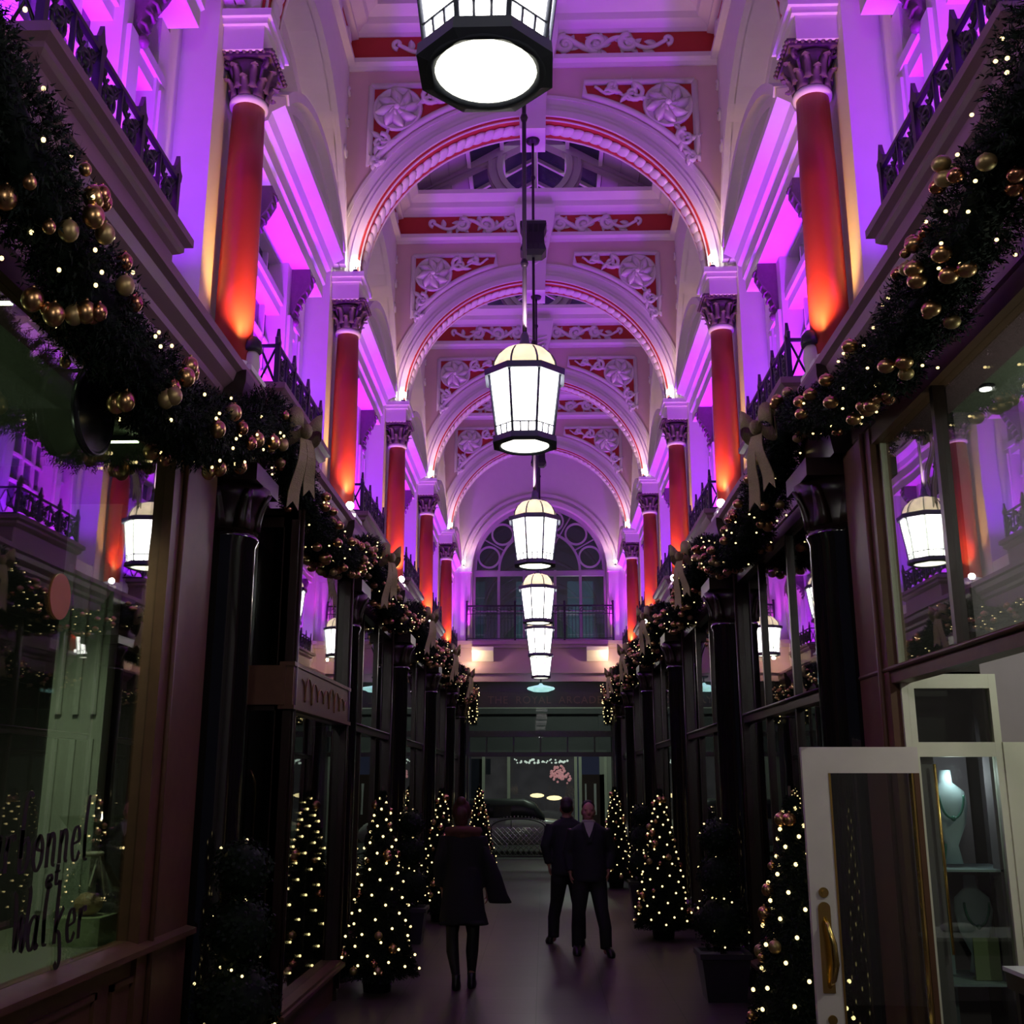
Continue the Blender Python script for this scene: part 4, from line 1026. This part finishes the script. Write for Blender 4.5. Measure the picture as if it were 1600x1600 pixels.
# car
CARW = mat('pale_car_paint', (.42, .42, .38), .3, coat=.5); CARB = mat('black_soft_top', (.012, .012, .015), .4)
car = empty('parked_car', 'pale old car with black roof parked across the street end', 'car', (-1.35, 32.2, -.04))
m = MB()
def carring(x, zb, zt, hw): return [(x, -hw, zb), (x, -hw-.04, (zb+zt)/2), (x, -hw+.04, zt-.05), (x, -hw+.14, zt), (x, hw-.14, zt), (x, hw-.04, zt-.05), (x, hw+.04, (zb+zt)/2), (x, hw, zb)]
m.loft([carring(*a) for a in ((-2.15, .40, .62, .62), (-2.05, .30, .82, .76), (-1.5, .26, .92, .82), (-.9, .25, .96, .84), (.6, .25, .98, .84), (1.1, .26, .97, .83), (1.8, .28, .90, .80), (2.15, .32, .78, .74), (2.28, .42, .62, .60))])
m.build('body', CARW, car)
m = MB(); m.loft([carring(*a) for a in ((-1.98, .80, .95, .70), (-1.85, .86, 1.36, .68), (-1.5, .92, 1.47, .66), (.85, .92, 1.49, .66), (1.15, .92, 1.38, .66), (1.45, .88, 1.0, .70))]); m.build('roof', CARB, car)['label'] = 'black car roof'
m = MB(); m.box(-.95, -.1, -.715, -.705, 1.0, 1.36); m.box(.0, .5, -.715, -.705, 1.0, 1.32); m.build('side_windows', NIGHT, car)
for x in (-1.42, 1.72):
    m = MB()
    def wheel(mb, r0, r1, y0, y1): mb.loft([[(x+r*cos(2*pi*i/24), y, .33+r*sin(2*pi*i/24)) for i in range(24)] for r, y in ((r0, y0), (r1, y0), (r1, y1), (r0, y1))])
    wheel(m, .05, .33, -.90, -.70); m.build('wheel', CARB, car)
    h_ = MB(); h_.loft([[(x+r*cos(2*pi*i/24), y, .33+r*sin(2*pi*i/24)) for i in range(24)] for r, y in ((.21, -.905), (.2, -.915), (.05, -.92))])
    h_.build('hubcap', mat('chrome', (.6, .6, .6), .2, metal=1), bpy.data.objects[[c_.name for c_ in COL.objects if c_.parent == car and c_.name.startswith('wheel')][-1]])
m = MB(); m.box(-1.2, .85, -.87, -.85, .62, .65); m.box(-.6, -.58, -.87, -.85, .35, .92); m.box(.5, .52, -.87, -.85, .35, .92); m.build('door_lines', CARB, car)
# arched lattice gate with a studded top
gt = empty('lattice_gate', 'pale arched lattice gate with beaded top at the street exit', 'gate', (-.60, 29.3, -.04))
m = MB()
for i in range(-6, 9):
    for d_ in (-1, 1):
        x0 = -.7+.14*i; x1 = x0+.7*1.0
        p = [(x0, 0), (x1, .7)] if d_ > 0 else [(x0, .7), (x1, 0)]
        a, b = p
        # clip to the panel width
        t0 = max(0, (-.7-a[0])/(b[0]-a[0])); t1 = min(1, (.7-a[0])/(b[0]-a[0]))
        if t1 > t0+.05: m.tube([(a[0]+(b[0]-a[0])*t, .012*d_, .1+a[1]+(b[1]-a[1])*t) for t in (t0, t1)], .011, 4)
m.build('lattice', CARW, gt)
m = MB(); m.box(-.72, .72, -.02, .02, .06, .1); m.box(-.72, -.68, -.02, .02, 0, .85); m.box(.68, .72, -.02, .02, 0, .85)
m.tube([(.7*cos(pi*i/24), 0, .8+.22*sin(pi*i/24)) for i in range(25)], .018, 6); m.build('gate_frame', mat('dark_gate_paint', (.04, .04, .04), .5), gt)
m = MB()
for i in range(25): m.ball((.74*cos(pi*i/24), -.02, .84+.24*sin(pi*i/24)), .020, 6)
m.build('beading', CARW, gt)
m = MB(); m.lathe([(.05, 0), (.05, .75), (.06, .78), (.06, .84), (.03, .88)], 12); simple('bollard', 'dark red bollard beside the lattice gate', 'bollard', m, mat('dark_red_iron', (.10, .02, .02), .5), (.22, 29.2, -.04))
# ------------------------------------------------------------------ greenery
def sprig(mb, p, d, L, nn, w=.004, nl=.034):
    """one fir twig: needles along a short stem"""
    d = d.normalized(); u = d.orthogonal().normalized(); v = d.cross(u)
    for i in range(nn):
        t = (i+.4)/nn; a = random.uniform(0, 2*pi); q = p+d*(L*t)
        nd = (u*cos(a)+v*sin(a))*.85+d*.65; nd.normalize(); sd = nd.cross(d).normalized()*w
        mb.tri(q-sd, q+sd, q+nd*nl*(1.1-.4*t))
SAG = .52
def gpath(t): return Vector((0, -2.06+4.12*t, -SAG*(1-(2*t-1)**2)**1.0))
def garland_foliage(seed, n=6000):
    random.seed(seed); mb = MB()
    pts = [gpath(i/24) for i in range(25)]
    mb.tube(pts, [.10+.015*sin(i*1.9) for i in range(25)], 8)
    for i in range(n):
        t = random.random(); p = gpath(t); a = random.uniform(0, 2*pi); tg = (gpath(min(1, t+.01))-gpath(max(0, t-.01))).normalized()
        o = Vector((cos(a), 0, sin(a))); 
        d = o+tg*random.uniform(-.6, .6); r = .075+.03*sin(t*37)+random.random()*.06
        sprig(mb, p+o*r, d, random.uniform(.05, .09), 6, .0055, .038)
    return mb
BAUB = {}
for i, (m_, r) in enumerate(((GOLD1, .042), (GOLD2, .034), (GOLD3, .038), (GOLD1, .024))):
    q = MB(); q.ball((0, 0, 0), r, 18); q.lathe([(.007, r*.95), (.007, r*1.2), (.002, r*1.25)], 8)
    BAUB[i] = q.build('bauble', m_); COL.objects.unlink(BAUB[i])
def bulb_mesh(r):
    q = MB(); q.ball((0, 0, 0), r, 8); o = q.build('fairy_light', BULB); COL.objects.unlink(o); return o
FL_S, FL_T = bulb_mesh(.0085), bulb_mesh(.0125)
def attach(src, parent, loc):
    c = src.copy(); COL.objects.link(c); c.parent = parent; c.location = loc; return c
def garland(seed, nb, nl, label):
    root = empty('garland', label, 'garland', group='fir garlands swagged along the shop fronts')
    fo = garland_foliage(seed).build('foliage', FIR, root)
    random.seed(seed+50)
    t_ = 0
    while t_ < nb:
        t = random.uniform(.03, .97); p = gpath(t); a = random.uniform(R(120), R(300))
        for q in range(random.choice((1, 1, 2, 3))):
            a2 = a+random.uniform(-.45, .45); rr = random.uniform(.185, .225)
            k = random.choice((0, 0, 0, 1, 1, 2, 2, 3))
            attach(BAUB[k], root, p+Vector((rr*cos(a2), random.uniform(-.07, .07), rr*sin(a2)))); t_ += 1
    for i in range(nl):
        t = random.uniform(.01, .99); p = gpath(t); a = random.uniform(R(95), R(330)); rr = random.uniform(.17, .22)
        attach(FL_S, root, p+Vector((rr*cos(a), 0, rr*sin(a))))
    return root
ga = garland(1, 50, 46, 'x'); gb = garland(2, 50, 46, 'x'); index_children()
for k in range(1, 7):
    for s in (-1, 1):
        src = ga if (k+(s > 0)) % 2 else gb
        o = src if (k == 1) else clone(src)
        o.location = (s*1.82, YM(k), 4.36); o.rotation_euler = (0, 0, rot(s)); o.scale = (1, .985, [0, 1.18 if s < 0 else .8, .85, .8, .8, .8, .8][k])
        o['label'] = 'swag of dark fir garland with gold baubles and lights, %s, %s side' % (['', 'nearest the camera', 'after the first bow', 'after the second bow', 'after the third bow', 'after the fourth bow', 'farthest away'][k], SIDE[s])
        o['group'] = 'fir garlands swagged along the shop fronts'
# short hanging tails of garland at the street end and wreath balls
def tail(seed, L, n, nb, nl):
    root = empty('garland_tail', 'x', 'garland'); random.seed(seed); mb = MB()
    mb.tube([(0, 0, 0), (0, .02, -L*.5), (0, 0, -L)], [.07, .09, .03], 8)
    for i in range(n):
        t = random.random(); a = random.uniform(0, 2*pi); o = Vector((cos(a), sin(a), 0)); r = .07*(1-.5*t)
        sprig(mb, Vector((0, 0, -L*t))+o*r, o+Vector((0, 0, -.7)), .09, 6)
    mb.build('foliage', FIR, root)
    for i in range(nl):
        t = random.random(); a = random.uniform(0, 2*pi); r = .17*(1-.45*t); attach(FL_T, root, (r*cos(a), r*sin(a), -L*t))
    for i in range(nb):
        t = random.random(); a = random.uniform(0, 2*pi); r = .15*(1-.45*t); attach(BAUB[random.choice((0, 1, 3))], root, (r*cos(a), r*sin(a), -L*t))
    return root
tl = tail(5, 1.0, 1500, 10, 60); index_children()
for s in (-1, 1):
    o = tl if s < 0 else clone(tl); o.location = (s*1.72, YC(6)-.6, 4.35)
    o['label'] = 'hanging end of the %s garland beside the street exit sign' % SIDE[s]; o['group'] = 'hanging ends of the garlands'

def bow():
    root = empty('ribbon_bow', 'x', 'bow')
    def strip(mb, pts, w, tw=0, n_=.006):
        rings = []
        for i, (p, ww) in enumerate(zip(pts, w)):
            p = Vector(p); q = Vector((cos(tw*i), sin(tw*i), 0)) if False else Vector((1, 0, 0))
            rings.append([p+Vector((-ww*.35, ww, 0)), p+Vector((ww*.35, -ww, 0)), p+Vector((ww*.35+n_, -ww, 0)), p+Vector((-ww*.35+n_, ww, 0))])
        mb.loft(rings)
    for sg in (-1, 1):
        m = MB()
        pts = []; 
        for i in range(15):
            a = pi*2*i/14
            pts.append((-.03-.05*sin(a)*1, sg*(.02+.115*(1-cos(a))*.5), .055*sin(a)+.03*(1-cos(a))*.5))
        rings = []
        for i, p in enumerate(pts):
            p = Vector(p); hw = .035+.035*(1-cos(2*pi*i/14))*.5
            rings.append([p+Vector((0, 0, hw)), p+Vector((0, 0, -hw)), p+Vector((.006, 0, -hw)), p+Vector((.006, 0, hw))])
        m.loft(rings); m.build('loop', RIB, root)
        m = MB(); rings = []
        for i in range(9):
            t = i/8; p = Vector((-.05-.02*sin(t*5), sg*(.02+.045*t), -.05-(.36+.05*sg)*t)); hw = .026+.022*t
            rings.append([p+Vector((0, hw, 0)), p+Vector((0, 0, -.045 if i < 8 else .0)) if i == 8 else p, p+Vector((0, -hw, 0)), p+Vector((.006, -hw, 0)), p+Vector((.006, 0, 0)), p+Vector((.006, hw, 0))])
        r_ = rings[-1]; r_[0].z -= .05; r_[2].z -= .05; r_[3].z -= .05; r_[5].z -= .05
        m.loft(rings, smooth=False); m.build('tail', RIB, root)
    m = MB(); m.ball((-.05, 0, .0), .045, 12, sy=.8, sz=1.1); m.build('knot', RIB, root)
    return root
bw = bow(); index_children(); first = True
for n in range(1, 6):
    for s in (-1, 1):
        o = bw if first else clone(bw); first = False
        o.location = (s*1.58, YC(n)-.12, 4.24); o.rotation_euler = (0, 0, rot(s)+R(35)*(1 if s < 0 else -1)*-1); o.scale = (1.1,)*3
        o['label'] = 'gold glitter ribbon bow on the garland, %s on the %s' % (['', 'nearest', 'second', 'third', 'fourth', 'fifth'][n], SIDE[s]); o['group'] = 'gold bows tied to the garlands'

# ------------------------------------------------------------------ christmas trees
def tree_r(t): return .345*(1-t)**.85+.018
def xmas_tree(seed):
    root = empty('christmas_tree', 'x', 'christmas tree'); random.seed(seed); mb = MB(); H0, H1 = .16, 1.80
    mb.lathe([(.02, H0), (.26, H0+.02), (.20, .5), (.13, 1.0), (.06, 1.5), (.015, H1-.05)], 14)
    for i in range(6500):
        t = random.random()**1.35; a = random.uniform(0, 2*pi); z = H0+(H1-H0)*t; r = tree_r(t)
        lob = 1+.10*sin(a*5+z*9)
        o = Vector((cos(a), sin(a), 0)); p = o*(r*lob-.085)+Vector((0, 0, z))
        if r < .09: p = o*.01+Vector((0, 0, z))
        sprig(mb, p, o+Vector((0, 0, -.35+.9*t)), min(.09, r), 7, .0045, .034)
    mb.build('foliage', FIR, root)
    m = MB(); m.lathe([(.03, H0), (.025, 1.0), (.008, 1.88)], 8); m.build('trunk', BARK, root)
    m = MB(); m.lathe([(.13, 0), (.155, .20), (.165, .21), (.165, .24), (.14, .24)], 20); m.build('pot', BLACK, root)
    k = 0
    for i in range(98):
        t = (i+.5)/98; z = H0+.04+(H1-H0-.06)*(1-(1-t)**.5 if False else t**1.25); a = i*2.399963
        r = tree_r((z-H0)/(H1-H0))*(1+.10*sin(a*5+z*9))+.004
        attach(FL_T, root, (r*cos(a), r*sin(a), z))
    for i in range(34):
        t = random.random()**1.2; z = H0+.05+(H1-H0)*.92*t; a = random.uniform(0, 2*pi); r = tree_r(t*.92)+.0
        attach(BAUB[random.choice((0, 1, 2, 3, 3))], root, (r*cos(a), r*sin(a), z))
    return root
tr = xmas_tree(11); index_children()
TREES = [(-1.50, 10.9, 0, 'christmas tree thick with warm lights, left of the walking woman'), (1.56, 6.78, 1.1, 'christmas tree with large baubles behind the open white door'),
         (1.57, 14.5, 2.3, 'lit christmas tree right of the walking man'), (1.42, 21.3, .7, 'distant lit christmas tree just behind the walking man'),
         (-1.40, 16.2, 3.1, 'lit christmas tree half hidden behind the woman'), (-1.34, 24.6, 4.2, 'farthest small lit christmas tree on the left')]
for i, (x, y, rz, lab) in enumerate(TREES):
    o = tr if i == 0 else clone(tr); o.location = (x, y, 0); o.rotation_euler = (0, 0, rz); o['label'] = lab; o['group'] = 'lit christmas trees along the arcade'
def topiary(seed):
    root = empty('topiary', 'x', 'potted plant'); random.seed(seed)
    for c, r in ((.66, .25), (1.06, .20), (1.40, .17)):
        mb = MB(); mb.ball((0, 0, c), r*.86, 12)
        for i in range(int(22000*r*r)):
            v = Vector((random.gauss(0, 1), random.gauss(0, 1), random.gauss(0, 1))).normalized(); rr = r*random.uniform(.86, 1.06)
            p = Vector((0, 0, c))+v*rr; a = v.orthogonal().normalized(); b_ = v.cross(a); q = random.uniform(0, 6.28)
            d = (a*cos(q)+b_*sin(q)+v*random.uniform(.1, .9)).normalized()*.030; w = d.cross(v).normalized()*.011
            mb.quad(p, p+d*.5+w, p+d, p+d*.5-w)
        mb.build('clipped_ball', LEAF, root)
        for i in range(int(26*r)+3):
            v = Vector((random.gauss(0, 1), random.gauss(0, 1), random.gauss(0, 1))).normalized()*r*1.05; attach(FL_S, root, Vector((0, 0, c))+v)
    m = MB(); m.lathe([(.02, .38), (.02, 1.4)], 8); m.build('stem', BARK, root)
    m = MB(); m.loft([[(sx*w, sy*w, z) for sx, sy in ((-1, -1), (1, -1), (1, 1), (-1, 1))] for w, z in ((.17, 0), (.215, .36), (.235, .365), (.235, .41), (.20, .41), (.195, .38))], smooth=False); m.build('planter', BLACK, root)
    return root
tp = topiary(21); index_children()
for i, (x, y, lab) in enumerate(((-1.70, 6.64, 'clipped ball topiary in the lower left foreground, by the nearest pilaster'), (1.70, 10.6, 'clipped ball topiary in a black planter on the right'), (-1.60, 14.1, 'clipped topiary left of the woman, beyond the lit tree'), (1.62, 17.9, 'distant clipped topiary on the right'))):
    o = tp if i == 0 else clone(tp); o.location = (x, y, 0); o['label'] = lab; o['group'] = 'clipped topiaries in black planters'

# ------------------------------------------------------------------ people
SKIN = mat('skin', (.48, .22, .18), .5); HAIRD = mat('dark_hair', (.02, .012, .01), .6); HAIRR = mat('reddish_brown_hair', (.07, .022, .012), .6)
COATB = mat('black_wool', (.009, .009, .010), .85); SUIT = mat('dark_navy_jacket', (.010, .011, .016), .8); TROU = mat('black_trousers', (.009, .009, .011), .8)
TIGHT = mat('black_tights', (.012, .010, .013), .5); SHOE = mat('black_leather', (.010, .009, .010), .3); FURM = mat('reddish_fur', (.14, .05, .04), .9, bump=1); SHIRT = mat('pale_shirt', (.55, .50, .52), .7)
def er(c, rx, ry, n=14, tilt=None):
    """ellipse ring about c (x across, y depth), optionally rotated to face direction tilt"""
    c = Vector(c); q = Vector((0, 0, 1)).rotation_difference(Vector(tilt)) if tilt else None
    out = []
    for i in range(n):
        v = Vector((rx*cos(2*pi*i/n), ry*sin(2*pi*i/n), 0))
        if q: v = q @ v
        out.append(c+v)
    return out
def limb(mb, pts, rs, n=12):
    mb.tube(pts, rs, n)
def remesh(mb, name, m, parent, vox=.011, sm=3):
    o = mb.build(name, m, None)
    md = o.modifiers.new('r', 'REMESH'); md.mode = 'VOXEL'; md.voxel_size = vox; md.use_smooth_shade = True
    md = o.modifiers.new('s', 'SMOOTH'); md.iterations = sm; md.factor = .5
    dg = bpy.context.evaluated_depsgraph_get(); dg.update()
    me = bpy.data.meshes.new_from_object(o.evaluated_get(dg)); o.modifiers.clear(); old = o.data; o.data = me; bpy.data.meshes.remove(old)
    if parent: o.parent = parent
    return o
def head(mb, c, face, k=1.0):
    """face = +1 looks towards +y, -1 towards the camera"""
    c = Vector(c); f = face
    mb.ball(c, .098*k, 16, sx=.80, sy=.98, sz=1.18)
    mb.ball(c+Vector((0, f*.022, -.055))*k, .068*k, 12, sx=.86, sy=.95, sz=1.0)      # jaw
    mb.ball(c+Vector((0, f*.045, -.103))*k, .022*k, 8)                                # chin
    mb.loft([er(c+Vector((0, f*.088, .02))*k, .009*k, .010*k, 8), er(c+Vector((0, f*.106, -.022))*k, .016*k, .018*k, 8), er(c+Vector((0, f*.094, -.040))*k, .014*k, .012*k, 8)])
    for s in (-1, 1):
        mb.ball(c+Vector((s*.080, -f*.005, -.012))*k, .028*k, 8, sx=.35, sy=.7, sz=1.15)   # ears
        mb.ball(c+Vector((s*.032, f*.076, .026))*k, .020*k, 8, sz=.5)                      # brows
        mb.ball(c+Vector((s*.045, f*.062, -.022))*k, .024*k, 8)                            # cheeks
    mb.ball(c+Vector((0, f*.090, -.066))*k, .020*k, 8, sx=1.2, sy=.45, sz=.42)             # lips
def hand(mb, w, d, palm_n, side=1, k=1.0):
    """w wrist, d pointing direction, palm_n palm normal"""
    w = Vector(w); d = Vector(d).normalized(); n = Vector(palm_n).normalized(); s = d.cross(n).normalized()*side
    c = w+d*.05*k
    mb.loft([[w+d*t*k+s*a*hw*k+n*b*ht*k for a, b in ((cos(q), sin(q)) for q in [2*pi*i/10 for i in range(10)])] for t, hw, ht in ((-.02, .026, .02), (.01, .03, .018), (.05, .041, .016), (.085, .040, .013))])
    for i, (o, L) in enumerate(((-.030, .062), (-.010, .073), (.011, .070), (.031, .054))):
        p = w+d*.082*k+s*o*k; q = p+(d+n*.25).normalized()*L*.42*k; r = q+(d+n*.9).normalized()*L*.32*k; t = r+(d*.6+n*1.1).normalized()*L*.26*k
        mb.tube([p-d*.02*k, p, q, r, t], [.009*k, .0092*k, .0088*k, .008*k, .006*k], 7)
    p = w+d*.02*k-s*.026*k
    mb.tube([p, p+(d*.7-s*.7).normalized()*.035*k, p+(d*.9-s*.4+n*.3).normalized()*.066*k, p+(d-s*.2+n*.5).normalized()*.085*k], [.012*k, .011*k, .0095*k, .007*k], 7)
# --- woman walking away
wo = empty('person', 'person in black coat with reddish fur collar walking away down the middle', 'person', (-.71, 11.0, 0))
b = MB(); head(b, (-.02, .03, 1.60), 1, .98)
b.tube([(-.02, .02, 1.44), (-.02, .02, 1.54)], [.055, .052], 12)
b.loft([er((0, 0, z), rx, ry) for z, rx, ry in ((.86, .16, .11), (.98, .155, .11), (1.12, .125, .09), (1.28, .15, .10), (1.38, .17, .09), (1.43, .10, .07), (1.46, .055, .05))])
for s, (kn, an) in ((-1, ((-.10, .03, .50), (-.055, -.02, .10))), (1, ((.10, .05, .49), (.085, .10, .09)))):
    limb(b, [(s*.085, 0, .92), (s*.09, .02, .72), kn, (kn[0]*.9, kn[1]-.02, .36), an], [.092, .078, .056, .055, .034])
    limb(b, [an, (an[0], an[1], .06), (an[0]+s*.02, an[1]+.11, .025)], [.034, .036, .028])
limb(b, [(-.17, 0, 1.37), (-.215, -.02, 1.12), (-.20, .06, .90)], [.045, .04, .028]); hand(b, (-.20, .07, .88), (0, .15, -1), (1, 0, 0), 1, .9)
limb(b, [(.17, 0, 1.37), (.215, -.01, 1.12), (.235, .04, .90)], [.045, .04, .028]); hand(b, (.235, .05, .88), (0, .1, -1), (-1, 0, 0), -1, .9)
remesh(b, 'body', SKIN, wo, .0085, 2)
b = MB()
b.loft([er((0, .0, z), rx, ry, 24) for z, rx, ry in ((.60, .225, .17), (.64, .225, .17), (.80, .205, .155), (.98, .185, .14), (1.12, .165, .125), (1.28, .185, .13), (1.38, .20, .125), (1.44, .13, .10), (1.47, .08, .08))])
for s in (-1, 1): limb(b, [(s*.165, 0, 1.385), (s*.235, -.02, 1.12), (s*.225, .045, .93)], [.068, .060, .052])
b.loft([er((.09, -.05, z), rx, .09, 14) for z, rx in ((.58, .17), (.75, .12), (1.1, .06))])
for i in range(14): b.ball((-.2+.4*i/13, -.13+.02*sin(i), .60), .02, 6)
remesh(b, 'coat', COATB, wo, .012, 3)
b = MB(); b.tube([(.15*cos(a), .12*sin(a)-.005, 1.435-.02*sin(a*1)) for a in [2*pi*i/20 for i in range(21)]], .040, 10); b.tube([(-.15, -.03, 1.40), (0, -.115, 1.41), (.15, -.03, 1.40)], .036, 10)
for i in range(60):
    a = i*2.4; b.ball((.165*cos(a), .115*sin(a)-.01, 1.435+.03*sin(i*1.7)), .018, 6)
b.ball((0, 0, 1.44), .06, 8); remesh(b, 'fur_collar', FURM, wo, .012, 2)
b = MB(); b.ball((-.02, -.0, 1.63), .105, 16, sx=.88, sy=1.0, sz=1.12); b.ball((-.02, -.085, 1.60), .065, 12, sz=1.2); b.ball((-.02, -.06, 1.54), .07, 12); b.ball((-.02, -.06, 1.72), .05, 12); remesh(b, 'hair', HAIRR, wo, .01, 2)
for s, (kn, an) in ((-1, ((-.10, .03, .50), (-.055, -.02, .10))), (1, ((.10, .05, .49), (.085, .10, .09)))):
    b = MB(); limb(b, [(s*.085, 0, .70), kn, (kn[0]*.93, kn[1]-.025, .34), (an[0], an[1], .12), (an[0], an[1], .06)], [.084, .060, .060, .038, .036], 16); b.build('tights_leg', TIGHT, wo)
    b = MB(); b.loft([er((an[0]+s*dx, an[1]+dy, z), rx, ry, 14) for dx, dy, z, rx, ry in ((.0, .045, .0, .040, .115), (.0, .045, .02, .046, .12), (0, .03, .055, .044, .10), (0, .0, .09, .040, .055), (0, -.01, .14, .043, .046))]); b.build('boot', SHOE, wo)
# shawl hanging over her right arm
b = MB(); b.loft([er((x, y, z), rx, ry, 16, None) for x, y, z, rx, ry in ((.20, -.02, 1.30, .035, .06), (.245, -.03, 1.18, .065, .07), (.29, -.03, 1.02, .09, .06), (.335, -.03, .86, .10, .05), (.36, -.03, .79, .115, .045), (.37, -.03, .775, .11, .04))])
remesh(b, 'folded_shawl', COATB, wo, .012, 2)
# --- men
def man(loc, label, k=1.0, turn=0, dark=False, pose=0):
    r_ = empty('person', label, 'person', loc, turn); r_.scale = (k, k, k)
    f = -1 if not dark else -1
    b = MB(); head(b, (.0, -.01, 1.595), f, 1.0)
    b.tube([(0, .0, 1.42), (0, 0, 1.53)], [.062, .058], 12)
    b.loft([er((0, 0, z), rx, ry) for z, rx, ry in ((.84, .165, .115), (.98, .165, .115), (1.12, .155, .105), (1.30, .185, .115), (1.39, .19, .10), (1.44, .11, .08), (1.47, .06, .055))])
    LG = ((-1, (-.13, -.02, .48), (-.15, .03, .09)), (1, (.13, -.07, .50), (.175, -.10, .09)))
    for s, kn, an in LG:
        limb(b, [(s*.09, 0, .90), (s*.105, -.01, .70), kn, (an[0]*.97, an[1], .30), an], [.095, .082, .058, .055, .038])
        limb(b, [an, (an[0], an[1]-.02, .05), (an[0]+(.06 if s > 0 else -.01), an[1]-.13, .03)], [.038, .036, .028])
    arms = ((-1, (-.255, .03, 1.13), (-.225, .0, .90)), (1, (.27, .05, 1.14), (.225, .02, .92)))
    for s, el, wr in arms:
        limb(b, [(s*.185, 0, 1.39), el, wr], [.05, .042, .03]); hand(b, wr, (-s*.1, -.15, -1), (-s, 0, 0), s)
    remesh(b, 'body', SKIN if not dark else SKIN, r_, .009, 2)
    b = MB(); b.loft([er((0, .0, z), rx, ry, 24) for z, rx, ry in ((.80, .195, .145), (.84, .20, .15), (.98, .198, .145), (1.12, .19, .135), (1.30, .215, .14), (1.39, .215, .125), (1.445, .13, .10), (1.47, .085, .085))])
    for s, el, wr in arms: limb(b, [(s*.185, 0, 1.385), el, (wr[0], wr[1], wr[2]+.02)], [.075, .064, .052])
    # V opening cut by a pale shirt lying on top, so keep lapels as raised strips
    for s in (-1, 1): b.tube([(s*.075, -.075, 1.465), (s*.055, -.125, 1.36), (s*.01, -.14, 1.24)], .017, 6)
    remesh(b, 'jacket', SUIT, r_, .012, 2)
    b = MB(); b.prism([(-.062, 1.475), (.062, 1.475), (.035, 1.38), (.0, 1.30), (-.035, 1.38)], 'y', -.142, -.10); b.tube([(.068*cos(a), .062*sin(a)-.01, 1.475-.012*sin(a)) for a in [2*pi*i/16 for i in range(17)]], .017, 6); b.build('shirt' if not dark else 'scarf', SHIRT if not dark else SUIT, r_)
    b = MB()
    for s, kn, an in LG: limb(b, [(s*.085, 0, .92), (s*.105, -.01, .72), kn, (an[0]*.97, an[1], .30), (an[0], an[1], .07)], [.112, .103, .082, .074, .068], 16)
    b.loft([er((0, 0, z), rx, ry, 20) for z, rx, ry in ((.80, .175, .12), (.90, .185, .13), (.98, .18, .125))])
    remesh(b, 'trousers', TROU, r_, .011, 2)
    for s, kn, an in LG:
        ox = .05 if s > 0 else -.01
        b = MB(); b.loft([er((an[0]+ox*t, an[1]-.05*t-.02, z), rx, ry, 14) for t, z, rx, ry in ((1, 0, .048, .135), (1, .025, .052, .14), (.8, .06, .048, .115), (.2, .10, .045, .06))]); b.build('shoe', SHOE, r_)
    b = MB(); b.ball((0, .022, 1.650), .094, 16, sx=.86, sy=.98, sz=.85); b.ball((0, .05, 1.61), .080, 12, sx=.98); remesh(b, 'hair', HAIRD, r_, .009, 2)
    b = MB()
    for s in (-1, 1): b.ball((s*.032, -.086, 1.602), .011, 8)
    b.build('eyes', mat('dark_eyes', (.03, .02, .02), .2), r_)
    return r_
man((.60, 13.2, 0), 'person in dark jacket and open pale collar walking towards the camera', .985)
man((.36, 13.95, 0), 'person in dark clothes half hidden behind the facing man', 1.0, R(180), True)
